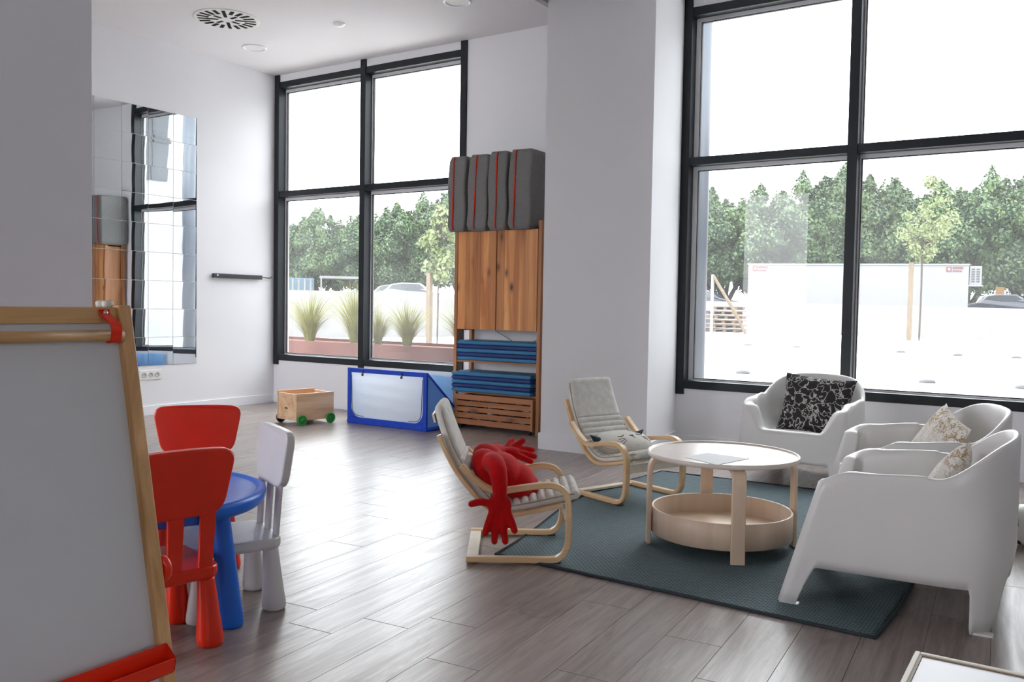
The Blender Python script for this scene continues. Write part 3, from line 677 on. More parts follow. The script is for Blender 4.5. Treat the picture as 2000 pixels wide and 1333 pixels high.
# ------------------------------------------------------------------ bentwood kids' armchairs
SW = .50
frame_pts = [(0, .020), (.20, .020), (.385, .020), (.43, .030), (.460, .062), (.472, .12), (.474, .25), (.464, .315), (.438, .352), (.395, .368), (.34, .368), (.22, .350), (.14, .338), (.095, .352), (.045, .385), (0, .425), (-.03, .455)]
cush_pts = [(-.145, .725), (-.13, .66), (-.10, .575), (-.065, .50), (-.02, .425), (.035, .355), (.085, .298), (.14, .262), (.20, .250), (.28, .262), (.38, .285), (.47, .305), (.53, .315)]
def poang(name_label, loc, rz):
    r = empty('kids_armchair', loc, rz, name_label, 'armchair', "children's bentwood armchairs")
    fp = catmull([(s, 0, z) for s, z in frame_pts], 5)
    for y in (0, SW):
        MB().band([(p.x, y, p.z) for p in fp], (0, 1, 0), .042, .027).build('side_frame', bent, r)
        MB().box((.40, y-.018, .0), (.44, y+.018, .011)).build('foot_pad', dark_m, r)
    lab(MB().box((.0, .018, .012), (.055, SW-.018, .028)).build('floor_rail', bent_pale, r, bevel=.003), 'pale flat floor rail')
    MB().box((.455, .018, .20), (.47, SW-.018, .25)).build('front_rail', bent_pale, r, bevel=.003)
    cp = catmull([(s, 0, z) for s, z in cush_pts], 7); N = len(cp)
    # arc lengths
    L_ = [0]
    for i in range(1, N): L_.append(L_[-1]+(cp[i]-cp[i-1]).length)
    T = L_[-1]
    for y in (.050, SW-.050):
        fpts = []
        for i in range(12, N-9, 2):
            t = (cp[i+1]-cp[i-1]).normalized(); n_ = Vector((t.z, 0, -t.x)); n_ = n_ if n_.z < 0 or n_.x < 0 else -n_
            fpts.append((cp[i]+n_*.031)+Vector((0, y, 0)))
        MB().band(fpts, (0, 1, 0), .034, .020).build('seat_frame', bent, r)
    for i in (6, 20, 34, 48, 62, 76):
        if i < N-2:
            t = (cp[i+1]-cp[i-1]).normalized(); n_ = Vector((t.z, 0, -t.x)); n_ = n_ if n_.z < 0 or n_.x < 0 else -n_
            c = cp[i]+n_*.034; M = Matrix.Translation((c.x, SW/2, c.z)) @ Matrix(((t.x, 0, -t.z, 0), (0, 1, 0, 0), (t.z, 0, t.x, 0), (0, 0, 0, 1)))
            MB().box((-.02, -.17, -.005), (.02, .17, .005), M=M).build('cross_slat', bent_pale, r)
    # cushion
    mb = MB(); rs = []; M_ = 96; head = .28
    def at(d):
        d = min(max(d, 0), T-1e-6); i = max(k for k in range(N-1) if L_[k] <= d); f = (d-L_[i])/(L_[i+1]-L_[i]); return cp[i].lerp(cp[i+1], f), (cp[i+1]-cp[i]).normalized()
    nr = 17; rl = (1-head)*T/nr
    for i in range(M_*3+1):
        q = i/(M_*3); d = q*T; p, t = at(d); n_ = Vector((-t.z, 0, t.x)); n_ = n_ if n_.z > 0 else -n_
        endt = min(1, min(q, 1-q)/.03); e = math.sqrt(max(0, 1-(1-endt)**2))
        wd = (.182+.020*min(1, q/.35))*(.90+.10*e)
        thk = .027*(.25+.75*e)
        rib = 0
        if q > head: rib = abs(math.sin(math.pi*((q-head)*T/rl)))**.55
        ring = []
        K = 16
        for j in range(K):
            a = 2*math.pi*j/K; cx_ = math.copysign(abs(math.cos(a))**.35, math.cos(a)); sy_ = math.copysign(abs(math.sin(a))**.6, math.sin(a))
            tt = thk
            if math.sin(a) > .1 and q > head: tt = thk*(.40+.75*rib)
            elif math.sin(a) > .1: tt = thk*(1.05+.25*math.sin(math.pi*q/head)+.04*math.sin(cx_*22)*(1-q/head))
            ring.append(p+Vector((0, SW/2+wd*cx_, 0))+n_*tt*sy_)
        rs.append(ring)
    mb.rings(rs); c = mb.build('seat_cushion', cush_fab, r)
    for sgn in (-1, 1):
        pts = []
        for i in range(3, 98):
            q = i/100; p, t = at(q*T); n_ = Vector((-t.z, 0, t.x)); n_ = n_ if n_.z > 0 else -n_
            pts.append(p+Vector((0, SW/2+sgn*(.182+.020*min(1, q/.35)-.001), 0))+n_*.010)
        MB().tube(pts, .0035, 6).build('piping', cush_side, c)
    return r
yawA = math.atan2(.548, .836); yawB = math.atan2(-.331, .943)
poang('bentwood kids armchair holding a red plush heart with arms', (-2.364+.01, 3.26, 0), yawA)
poang("bentwood kids armchair with a round cat face cushion on its seat", (-2.69, 4.885, 0), yawB)

# red plush with arms
cA, sA = math.cos(yawA), math.sin(yawA)
def LA(s, t, z): return Vector((-2.354+cA*s-sA*t, 3.26+sA*s+cA*t, z))
def blob_mesh(name, balls, mat, vox=.009, smooth=6):
    bm = bmesh.new()
    for kind, args in balls:
        if kind == 'ball':
            c, rad = args[0], args[1]; rot = args[2] if len(args) > 2 else Matrix.Identity(4)
            M = Matrix.Translation(c) @ rot @ Matrix.Diagonal((*rad, 1))
            bmesh.ops.create_icosphere(bm, subdivisions=3, radius=1, matrix=M)
        else:
            t = MB(); t.tube(args[0], args[1], 12); off = [bm.verts.new(v) for v in t.v]
            for f in t.f: bm.faces.new([off[i] for i in f])
            for pp, rr in ((args[0][0], args[1][0]), (args[0][-1], args[1][-1])):
                bmesh.ops.create_icosphere(bm, subdivisions=2, radius=rr, matrix=Matrix.Translation(pp))
    bmesh.ops.recalc_face_normals(bm, faces=bm.faces)
    me = bpy.data.meshes.new(name); bm.to_mesh(me); bm.free(); me.materials.append(mat)
    o = bpy.data.objects.new(name, me); COL.objects.link(o)
    m = o.modifiers.new('remesh', 'REMESH'); m.mode = 'VOXEL'; m.voxel_size = vox; m.use_smooth_shade = True
    m = o.modifiers.new('smooth', 'SMOOTH'); m.iterations = smooth; m.factor = .5
    return o
def arm_pts(P, radii, n=6):
    p = catmull(P, n); rr = []
    for i in range(len(p)):
        f = i/(len(p)-1)*(len(radii)-1); k = min(int(f), len(radii)-2); rr.append(radii[k]+(radii[k+1]-radii[k])*(f-k))
    return ('tube', (p, rr))
def RM(s, t, z, sx, sy, sz, pit=0, yw=0):
    return ('ball', (LA(s, t, z), (sx, sy, sz), Matrix.Rotation(yawA+R(yw), 4, 'Z') @ Matrix.Rotation(R(pit), 4, 'Y')))
balls = [RM(.105, .155, .405, .080, .110, .120, -38), RM(.105, .325, .405, .080, .110, .120, -38),
         RM(.175, .24, .375, .088, .165, .115, -38), RM(.235, .245, .335, .090, .145, .095, -22), RM(.275, .25, .31, .070, .10, .070, -10)]
# near arm drops over the armrest with the hand outside the frame
balls.append(arm_pts([LA(.10, .13, .44), LA(.12, .04, .462), LA(.14, -.035, .44), LA(.15, -.066, .385), LA(.152, -.066, .335)], [.055, .050, .044, .037, .033]))
balls.append(('ball', (LA(.152, -.066, .285), (.056, .024, .060), Matrix.Rotation(yawA, 4, 'Z'))))
for (s0, z0_, s1, z1_, s2, z2_) in ((.118, .29, .070, .302, .022, .292), (.120, .255, .100, .20, .088, .158), (.142, .24, .134, .18, .130, .122), (.166, .24, .172, .18, .180, .122), (.188, .255, .208, .21, .222, .172)):
    balls.append(arm_pts([LA(s0, -.066, z0_), LA(s1, -.068, z1_), LA(s2, -.070, z2_)], [.019, .0175, .016]))
# far arm reaches forward over the other armrest
balls.append(arm_pts([LA(.10, .34, .44), LA(.115, .40, .455), LA(.135, .44, .45), LA(.16, .47, .44)], [.050, .042, .036, .032]))
balls.append(('ball', (LA(.195, .485, .44), (.058, .044, .028), Matrix.Rotation(yawA+R(20), 4, 'Z'))))
for (a, b, c_) in ((LA(.20, .50, .45), LA(.235, .53, .475), LA(.265, .55, .49)), (LA(.22, .505, .44), LA(.27, .52, .45), LA(.315, .53, .445)), (LA(.23, .485, .435), LA(.28, .485, .43), LA(.325, .49, .418)), (LA(.22, .465, .43), LA(.265, .45, .415), LA(.305, .445, .40)), (LA(.18, .515, .455), LA(.195, .56, .475), LA(.21, .585, .485))):
    balls.append(arm_pts([a, b, c_], [.019, .0175, .016]))
tag(blob_mesh('plush_heart', balls, red_plush, .006, 4), 'red plush heart cushion with two arms and open hands draped over the armchair', 'plush toy')

# round cat cushion
cB, sB = math.cos(yawB), math.sin(yawB)
def LB(s, t, z): return Vector((-2.69+cB*s-sB*t, 4.885+sB*s+cB*t, z))
r = empty('cat_cushion', LB(.185, .255, .328), yawB, 'round cream cat face cushion lying in the bentwood armchair', 'cushion')
r.rotation_euler = (0, R(6), yawB)
def puck(z0_, z1_, mb):
    rs = []
    prof = []
    for k in range(13):
        t = k/12; zz = z0_+(z1_-z0_)*t; f = max(0, 1-abs((zz)/.072)**2.6)**.5; prof.append((max(.001, .185*f), zz))
    mb.lathe([(a*1.0, b) for a, b in prof], 40, caps=False)
    mb.v = [(x*.92, y*1.05, z) for x, y, z in mb.v]; return mb
puck(.0, .072, MB()).build('cushion_top', cat_top, r); puck(-.072, .0, MB()).build('cushion_base', cat_low, r)
def ztop(x, y):
    q = math.hypot(x/.92, y/1.05)/.185; return .072*max(0, 1-q**2)**(1/2.6)
def ink(pts, rad=.002, nm='embroidery', m_=cat_ink):
    return MB().tube([(x, y, ztop(x, y)+.001) for x, y in catmull2(pts)], rad, 6).build(nm, m_, r)
def catmull2(pts): return [(p.x, p.y) for p in catmull([(x, y, 0) for x, y in pts], 6)]
# face is turned towards the coffee table
ink([(.045, -.10), (.055, -.075), (.045, -.05)], .0028, 'closed_eye'); ink([(.045, .06), (.055, .085), (.045, .11)], .0028, 'closed_eye')
mb = MB(); slab(mb, [(.060, -.016), (.085, 0.002), (.060, .020)], 0, .003); mb.v = [(x, y, ztop(x, y)+z-.0005) for x, y, z in mb.v]; mb.build('nose', cat_ink, r)
ink([(.083, .002), (.10, .002)], .0022, 'mouth')
for sg in (-1, 1):
    for k in range(3): ink([(.082+.012*k, sg*.075), (.076+.022*k, sg*.12)], .0016, 'whisker')
for sg in (1, -1):
    mb = MB(); n = 10; rs = []
    for k in range(7):
        f = k/6; rr_ = .05*(1-f)+.002; rs.append([(rr_*math.cos(2*math.pi*j/n), .4*rr_*math.sin(2*math.pi*j/n), .085*f) for j in range(n)])
    M = Matrix.Translation((-.06, sg*.165, .02)) @ Matrix.Rotation(R(-62*sg), 4, 'X')
    lab(mb.rings(rs, M=M).build('ear', teal_fab, r), 'dark teal ear')

# ------------------------------------------------------------------ white moulded armchairs
def shell_mesh():
    W2 = .365
    def sf(z): return -.046+.290*min(z, .56)
    def sb(z): return .752+.055*min(1, z/.30)
    def sm(x, a, b): t = min(1, max(0, (x-a)/(b-a))); return t*t*(3-2*t)
    # closed plan loop: ('s', q, r) side/front points, ('b', angle) rear curve
    pts = [('s', .05+.51*k/46, -1.0) for k in range(46)]+[('b', -90+180*k/90, 0) for k in range(91)]+[('s', .56-.51*(k+1)/46, 1.0) for k in range(46)]
    pts += [('c', .05-.05*math.sin(R(10*(k+1))), 1-.10*(1-math.cos(R(10*(k+1))))) for k in range(9)]
    pts += [('f', 0, .90-1.80*(k+1)/40) for k in range(39)]
    pts += [('c', .05-.05*math.sin(R(10*(9-k))), -1+.10*(1-math.cos(R(10*(9-k))))) for k in range(9)]
    n = len(pts)
    def qr(p, z):
        if p[0] != 'b': return p[1], p[2]
        e = 2/(4.6-2.0*min(1, z/.6)); ca, sa = math.cos(R(p[1])), math.sin(R(p[1]))
        return .56+.44*abs(ca)**e, math.copysign(abs(sa)**e, sa)
    def top(p):
        if p[0] == 'f': return .368+.160*sm(abs(p[2]), .56, .91)
        if p[0] == 'c': return .528+.020*(p[1]/.05)
        if p[0] == 's':
            q = p[1]; return .548+.022*(1-(1-min(1, max(0, q-.05)/.10))**2)+.012*sm(q, .2, .56)
        q, rr = qr(p, .6)
        return .582+.150*sm(q, .60, 1.03)-.006*abs(rr)
    def bot(p):
        if p[0] == 'f': return .165*sm(.86-abs(p[2]), 0, .09)
        if p[0] == 'c': return 0
        if p[0] == 's':
            q = p[1]; return 0 if q < .095 else .170*min(1, (q-.095)/.034)**.6
        a = abs(p[1])
        if a > 60: return .170*sm(a, 60, 68)
        return .205*(1-sm(a, 22, 34))
    def P(p, z, inn=0):
        q, rr = qr(p, z); ww = W2*(1.0-.04*(1-min(1, z/.35)))
        x = sf(z)*(1-q)+sb(z)*q; y = ww*rr
        if inn:
            s0 = (sf(z)+sb(z))/2; hx = (sb(z)-sf(z))/2; x = s0+(x-s0)/hx*(hx-inn); y = rr*(ww-inn)
        return (x, y, z)
    def fw(p): return 1+1.3*(1 if p[0] in 'cf' else (1-sm(p[1], .05, .45) if p[0] == 's' else 0))
    rows = [[P(p, bot(p)+(top(p)-bot(p)-.012)*v/10) for p in pts] for v in range(11)]
    for dz, inn in ((-.0035, .0035), (0, .012), (-.0015, .020), (-.008, .026)):
        rows.append([P(p, top(p)+dz, inn*fw(p)) for p in pts])
    def seatz(p): q = qr(p, .35)[0]; return .342-.035*q
    for v in range(1, 10):
        f = v/9
        rows.append([P(p, (top(p)-.012)*(1-f)+seatz(p)*f, .028*fw(p)+.010*f+.06*f**5) for p in pts])
    last = rows[-1]; cx_ = .38
    for f in (.8, .55, .3, .08): rows.append([(cx_+(x-cx_)*f, y*f, z*f+(1-f)*.322) for x, y, z in last])
    mb = MB(); mb.rings(rows, caps=False, smooth=True)
    mb.add([(x, y, z) for x, y, z in rows[-1]], [tuple(range(n))], 0, True)
    return mb
def skarpo(loc, rz, label, proto=[None]):
    if proto[0] is None:
        r = empty('moulded_armchair', loc, rz, label, 'armchair', 'white moulded plastic armchairs')
        o = shell_mesh().build('shell', arm_pl, r)
        s_ = o.modifiers.new('solid', 'SOLIDIFY'); s_.thickness = .006; s_.offset = -1
        for s, y in ((0.004, -.335), (0.004, .335), (.700, -.305), (.700, .305)):
            f_ = MB(); slab(f_, rrect(.078, .04, .008, 3, s, y), 0, .008); f_.build('foot_pad', arm_pl, r)
        proto[0] = r; return r
    return dup(proto[0], loc, rz, label)
# local +x points to the rear of the chair
skarpo((-.985, 3.92, .0), R(3.8), 'nearest white moulded armchair showing its blank side')
skarpo((-1.06, 4.80, .0), R(23), 'white moulded armchair between its two twins, facing left')
skarpo((-1.645, 5.985, .0), R(90-2), 'white moulded armchair against the window wall holding the black cushion')

def pillow(n=22, w=.44, h=.44, t=.13, pinch=.045):
    mb = MB(); vs = []; fs = []
    for side in (1, -1):
        for i in range(n+1):
            for j in range(n+1):
                u, v = 2*j/n-1, 2*i/n-1
                k = max(0, (1-u*u))**.42*max(0, (1-v*v))**.42
                x = w/2*u*(1-pinch*2*(1-v*v)*abs(u)**.5*.9); y = h/2*v*(1-pinch*2*(1-u*u)*abs(v)**.5*.9)
                z = side*t/2*k*(1+.05*math.sin(u*9+v*4))
                vs.append((x, y, z))
    N = (n+1)**2
    for sgn, o in ((1, 0), (-1, N)):
        for i in range(n):
            for j in range(n):
                a = o+i*(n+1)+j; f = (a, a+1, a+n+2, a+n+1); fs.append(f if sgn > 0 else tuple(reversed(f)))
    return mb.add(vs, fs, 0, True)
def put_pillow(name, mat, loc, rot, label, w=.44, h=.44, t=.13):
    o = pillow(w=w, h=h, t=t).build(name, mat); o.location = loc; o.rotation_euler = rot
    return tag(o, label, 'cushion')
put_pillow('throw_cushion', black_cush, (-1.575, 6.45, .520), (R(72), R(4), R(0)), 'black cushion with white squiggle print in the armchair by the window', .50, .43, .14)
put_pillow('throw_cushion', gold_cush, (-.62, 5.00, .505), (R(58), R(12), R(-67)), 'white cushion with faint gold print in the middle armchair', .42, .40, .12)
put_pillow('throw_cushion', gold_cush, (-.45, 3.95, .49), (R(62), R(-14), R(-82)), 'white cushion with brown gold print in the nearest white armchair', .40, .38, .12)

# soccer ball
r = empty('soccer_ball', (-.20, 5.22, .108), 0, 'black and white soccer ball on the floor behind the white armchairs', 'ball')
bm = bmesh.new(); bmesh.ops.create_icosphere(bm, subdivisions=4, radius=.107); me = bpy.data.meshes.new('ball_skin'); bm.to_mesh(me); bm.free()
for p in me.polygons: p.use_smooth = True
me.materials.append(ball_white); o = bpy.data.objects.new('ball_skin', me); COL.objects.link(o); o.parent = r
bm = bmesh.new(); bmesh.ops.create_icosphere(bm, subdivisions=1, radius=1); iv = [v.co.normalized() for v in bm.verts]; bm.free()
rot_ = Matrix.Rotation(R(35), 3, 'X') @ Matrix.Rotation(R(20), 3, 'Y')
for c in iv:
    nb = sorted(iv, key=lambda q: (q-c).length)[1:6]; c_ = c
    tang = (nb[0]-c*c.dot(nb[0])).normalized(); bt = c.cross(tang); cn = []
    for k in range(5): a = 2*math.pi*k/5; cn.append((c*math.cos(R(20))+(tang*math.cos(a)+bt*math.sin(a))*math.sin(R(20))))
    vs = [c*.1082]; fs = []; K = 4
    ringl = []
    for q in range(1, K+1):
        ring_ = []
        for k in range(5):
            for j in range(K):
                p = cn[k].lerp(cn[(k+1) % 5], j/K); ring_.append((c.lerp(p, q/K)).normalized()*.1082)
        ringl.append(len(vs)); vs += ring_
    n = 5*K
    for j in range(n): fs.append((0, ringl[0]+j, ringl[0]+(j+1) % n))
    for q in range(K-1):
        for j in range(n): fs.append((ringl[q]+j, ringl[q+1]+j, ringl[q+1]+(j+1) % n, ringl[q]+(j+1) % n))
    MB().add([rot_ @ v for v in vs], fs, 0, True).build('ball_patch', ball_black, r)

# ------------------------------------------------------------------ children's table and chairs
def cone_leg(mb, x, y, h, r0, r1, dx=0, dy=0):
    rs = []
    for z, rr in ((0, r0*.80), (.004, r0*.93), (.012, r0), (.03, r0*1.0), (h*.5, (r0+r1)/2*.99), (h-.01, r1), (h, r1)):
        f = z/h; rs.append([(x+dx*(1-f)+rr*math.cos(2*math.pi*j/24), y+dy*(1-f)+rr*math.sin(2*math.pi*j/24), z) for j in range(24)])
    return mb.rings(rs)
TCX, TCY = -2.915, 1.995
r = empty('kids_table', (TCX, TCY, 0), 0, "round blue plastic children's table with conical legs", 'table')
MB().lathe([(.001, .455), (.36, .455), (.39, .43), (.405, .428), (.415, .435), (.423, .452), (.425, .468), (.422, .480), (.412, .486), (.398, .484), (.388, .476), (.001, .474)], 80, caps=False).build('tabletop', blue_pl, r)
for k in range(4):
    a = R(19+90*k)
    cone_leg(MB(), .30*math.cos(a), .30*math.sin(a), .45, .049, .030, .045*math.cos(a), .045*math.sin(a)).build('leg', blue_pl, r)
def kid_chair(mat, label, loc, rz, nslat=3, only_child=True):
    """local +x = rear; origin at the middle of the seat on the floor"""
    r = empty('kids_chair', loc, rz, label, 'chair', "children's plastic chairs around the blue table")
    sz = .285
    mb = MB(); rs = []
    def ol(w0, w1, d0, d1, rad):  # trapezoid seat outline rounded: rear width w0, front width w1
        pts = rrect(2, 2, .28, 4); return [(d0+(d1-d0)*(x+1)/2, y*(w1+(w0-w1)*(x+1)/2)) for x, y in pts]
    for e, z in ((.012, sz-.045), (.003, sz-.040), (0, sz-.03), (0, sz-.006), (.003, sz-.001), (.010, sz)):
        rs.append([(x, y, z) for x, y in ol(.165-e, .185-e, -.19+e, .165-e, 0)])
    mb.rings(rs, smooth=False).build('seat', mat, r, bevel=0)
    for x, y in ((.125, -.125), (.125, .125), (-.14, -.14), (-.14, .14)):
        cone_leg(MB(), x, y, sz-.045, .046, .030, .012*(1 if x > 0 else -1), .012*(1 if y > 0 else -1)).build('leg', mat, r)
    # back: panel leaning back
    lean = R(4)
    M = Matrix.Translation((.150, 0, sz-.02)) @ Matrix.Rotation(lean, 4, 'Y')
    PB, PT = .205, .432
    pts = []
    def half(z):  # half width of panel at height
        t = (z-PB)/(PT-PB); return .165+.045*t
    out = []
    wb, wt, rad = .160, .202, .05
    out = [(-wb+rad, PB), (wb-rad, PB)]
    def corner(cx_, cz_, a0, a1, rr_=rad): return [(cx_+rr_*math.cos(R(a)), cz_+rr_*math.sin(R(a))) for a in np.linspace(a0, a1, 7)]
    out = round_poly([(-.160, PB), (.160, PB), (.203, PT-.004), (.10, PT+.005), (-.10, PT+.005), (-.203, PT-.004)], [.06, .06, .055, .08, .08, .055])
    rs = []
    for e, t_ in ((.006, -.020), (.001, -.016), (0, -.012), (0, .008), (.001, .012), (.006, .016)):
        rs.append([(t_+.15*y*y, y*(1-e/.2), (PT+PB)/2+(z-(PT+PB)/2)*(1-e/.13)) for y, z in out])
    mb = MB().rings(rs, smooth=False, M=M); mb.build('backrest', mat, r)
    for k in range(nslat):
        y = (k-(nslat-1)/2)*.108; y2 = y*1.06; MB().add(*[[(-.007, y-.024, 0), (.007, y-.024, 0), (.007, y+.024, 0), (-.007, y+.024, 0), (-.009, y2-.030, PB+.03), (.004, y2-.030, PB+.03), (.004, y2+.030, PB+.03), (-.009, y2+.030, PB+.03)], [(0, 3, 2, 1), (4, 5, 6, 7), (0, 1, 5, 4), (1, 2, 6, 5), (2, 3, 7, 6), (3, 0, 4, 7)]], M=M).build('back_slat', mat, r, bevel=.004)
    return r
kid_chair(red_pl, 'red plastic kids chair nearest the easel', (-2.665, 1.845, 0), math.atan2(-.20, .98))
kid_chair(red_pl, 'red plastic kids chair on the far side of the blue table', (-3.375, 2.55, 0), math.atan2(.42, -.51))
kid_chair(white_pl, 'pale grey plastic kids chair on the right of the blue table', (-2.785, 2.26, 0), math.atan2(.915, .42))

# ------------------------------------------------------------------ easel
r = empty('easel', (-2.0, 1.23, 0), 0, "children's pine easel with whiteboard, paper rail and red tray", 'easel')
EY = .0; EYN = -.60     # far post at local y 0, near post at EYN
def lean_x(z): return .24-.2045*(z-.40)/.80*1.0  # x at height z (front frame)
lx = lambda z: (-1.755-(-1.913))*(1.18-z)/.78-1.913+2.0  # passes measured tray and top points
def ebox(name, y0, y1, z0, z1, d0, d1, mat, **k):
    """piece lying in the leaning front plane: d = offset in front(+)"""
    mb = MB(); vs = [(lx(z)+d, y, z) for z in (z0, z1) for (d, y) in ((d0, y0), (d1, y0), (d1, y1), (d0, y1))]
    mb.add(vs, [(0, 3, 2, 1), (4, 5, 6, 7), (0, 1, 5, 4), (1, 2, 6, 5), (2, 3, 7, 6), (3, 0, 4, 7)])
    return mb.build(name, mat, r, **k)
for y in (0, EYN): 
    ebox('front_post', y-.016, y+.016, 0, 1.185, -.016, .022, pine, bevel=.003)
    mb = MB(); lb = lambda z: lx(1.185)-.045-(1.185-z)*.30
    vs = [(lb(z)+d, yy, z) for z in (0, 1.175) for (d, yy) in ((-.016, y-.016), (.016, y-.016), (.016, y+.016), (-.016, y+.016))]
    mb.add(vs, [(0, 3, 2, 1), (4, 5, 6, 7), (0, 1, 5, 4), (1, 2, 6, 5), (2, 3, 7, 6), (3, 0, 4, 7)]).build('rear_post', pine, r, bevel=.003)
ebox('top_rail', EYN+.016, -.016, 1.143, 1.180, -.012, .012, pine_x, bevel=.002)
ebox('whiteboard', EYN+.016, -.016, .30, 1.143, -.006, .002, board_m)
ebox('bottom_rail', EYN+.016, -.016, .255, .30, -.012, .012, pine_x, bevel=.002)
zr = 1.116
MB().tube([(lx(zr)+.028, EYN-.0, zr), (lx(zr)+.028, -.020, zr)], .0125, 14).build('paper_rod', pine_x, r)
for y in (-.045, EYN+.06):
    mb = MB(); a = (lx(1.165)+.014, y-.004, 1.165); b = (lx(zr)+.042, y+.002, zr)
    mb.band(catmull([(a[0], a[1], a[2]+.010), a, (b[0]+.001, (a[1]+b[1])/2, 1.14), b, (b[0]-.006, b[1], zr-.014), (b[0]-.020, b[1], zr-.0165)], 4), (0, 1, 0), .026, .005).build('strap', red_pl, r)
    M = Matrix.Translation((a[0]+.003, a[1], a[2]+.002)) @ Matrix.Rotation(R(90), 4, 'Y')
    MB().lathe([(.0065, 0), (.0065, .002), (.004, .005), (.001, .006)], 16, M=M).build('screw', chrome, r)
for y, hx in ((-.018, -.02), (-.018, -.045)):
    M = Matrix.Translation((lx(1.18)+hx, y+.0, 1.18)); MB().lathe([(.012, 0), (.013, .004), (.013, .012), (.010, .015), (.001, .016)], 20, M=M).build('top_knob', cream_m, r)
# tray
zt_ = .365; xt = lx(zt_)+.02
prof = [(0, .05), (0, 0), (.010, -.012), (.055, -.016), (.078, -.006), (.088, .022), (.084, .024), (.072, .000), (.055, -.010), (.012, -.006), (.005, .002), (.005, .05)]
prof = [(a_*.40, b_) for a_, b_ in prof]; mb = MB(); ys = (EYN-.03, -.006)
mb.rings([[(xt+a, y, zt_+b) for a, b in prof] for y in ys], smooth=False)
for y in ys: mb.add([(xt+a, y+(-.002 if y > 0 else .002), zt_+b) for a, b in [(0, .05), (0, 0), (.004, -.012), (.022, -.016), (.031, -.006), (.035, .022), (.020, .035)]]+[(xt+a, y, zt_+b) for a, b in [(0, .05), (0, 0), (.004, -.012), (.022, -.016), (.031, -.006), (.035, .022), (.020, .035)]], [tuple(range(7)), tuple(range(13, 6, -1))])
lab(mb.build('tray', red_pl, r, bevel=.002), 'glossy red tray')
lab(MB().tube(catmull([(lx(.56)-.03, .018, .585), (lx(.56)+.0, .028, .588), (lx(.56)+.01, .034, .567), (lx(.56)-.0, .030, .547), (lx(.56)-.03, .018, .54)], 4), .012, 8).build('hinge_clip', red_pl, r), 'red plastic hinge clip')

# ------------------------------------------------------------------ low white table at the corner
r = empty('low_table', (-.281, 2.095, 0), 0, 'corner of a low white table with brown and cream edging, nearest the camera', 'table')
LZ = .45
MB().box((.018, -.60, LZ-.04), (.60, -.018, LZ-.004)).build('tabletop', toy_white, r)
MB().box((0, -.62, LZ-.04), (.012, 0, LZ)).build('edge_strip', edge_cream, r, bevel=.002)
MB().box((.012, -.013, LZ-.04), (.62, 0, LZ)).build('edge_strip', edge_cream, r, bevel=.002)
MB().box((.012, -.60, LZ-.04), (.0172, -.019, LZ-.002)).build('inlay', edge_brown, r)
MB().box((.012, -.019, LZ-.04), (.60, -.0135, LZ-.002)).build('inlay', edge_brown, r)
for x, y in ((.03, -.06), (.03, -.58), (.56, -.06), (.56, -.58)): MB().box((x, y, 0), (x+.04, y+.04, LZ-.04)).build('leg', edge_cream, r, bevel=.003)

# ================================================================== outdoors
g = struct(MB().box((-260, 7.42, -.3), (60, 300, -.02)).box((-60, -60, -.3), (60, -3.82, -.02)).build('ground', concrete))
mb = MB()
for k in range(26): y = 11.5+k*1.25; mb.box((-30, y, -.022), (1.4, y+.03, -.0185))
for k in range(12): x = -24+k*2.2; mb.box((x, 11, -.022), (x+.03, 43, -.0186))
stuff(mb.build('paving_joint', joint_m, g))
for i, (x, y) in enumerate(((-9.44, 29.2), (-7.79, 29.1), (-4.50, 28.4), (-2.91, 27.9), (-1.44, 27.7), (-5.35, 16.3), (-2.19, 16.6), (-.73, 16.5))):
    tag(MB().lathe([(.001, .05), (.06, .047), (.11, .03), (.13, .012), (.135, 0), (.135, -.02), (.001, -.02)], 24, caps=False).build('ground_stud', dome_m, loc=(x, y, 0)),
        'round grey stud in the paving, ' + ('leftmost of the far row', 'second from the left in the far row', 'middle of the far row, below the sapling', 'fourth from the left in the far row', 'rightmost of the far row', 'leftmost of the near row', 'middle of the near row', 'rightmost of the near row')[i], 'ground stud', 'round studs in the paving')
def wall_seg(name, a, b, h0, h1, mat, th_=.25):
    d = Vector((b[0]-a[0], b[1]-a[1])).normalized(); n_ = Vector((-d.y, d.x))*th_
    P_ = [(a[0], a[1]), (b[0], b[1]), (b[0]+n_.x, b[1]+n_.y), (a[0]+n_.x, a[1]+n_.y)]
    mb = MB(); mb.add([(x, y, -.05) for x, y in P_]+[(x, y, h) for (x, y), h in zip(P_, (h0, h1, h1, h0))], [(0, 3, 2, 1), (4, 5, 6, 7), (0, 1, 5, 4), (1, 2, 6, 5), (2, 3, 7, 6), (3, 0, 4, 7)])
    return mb.build(name, mat)
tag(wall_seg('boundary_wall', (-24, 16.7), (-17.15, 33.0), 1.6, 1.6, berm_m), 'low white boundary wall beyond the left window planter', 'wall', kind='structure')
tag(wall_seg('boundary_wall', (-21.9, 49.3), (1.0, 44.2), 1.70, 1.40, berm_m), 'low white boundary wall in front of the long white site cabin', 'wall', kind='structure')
# raised parking terrace behind the walls
mb = MB(); slab(mb, [(-24.6, 16.9), (-17.6, 33.1), (-22.2, 49.8), (1, 44.6), (58, 44.6), (58, 250), (-250, 250), (-250, 16.9)], -.1, .85)
struct(mb.build('terrace', plain('grey_asphalt', (.06, .06, .06), .9, .2)))
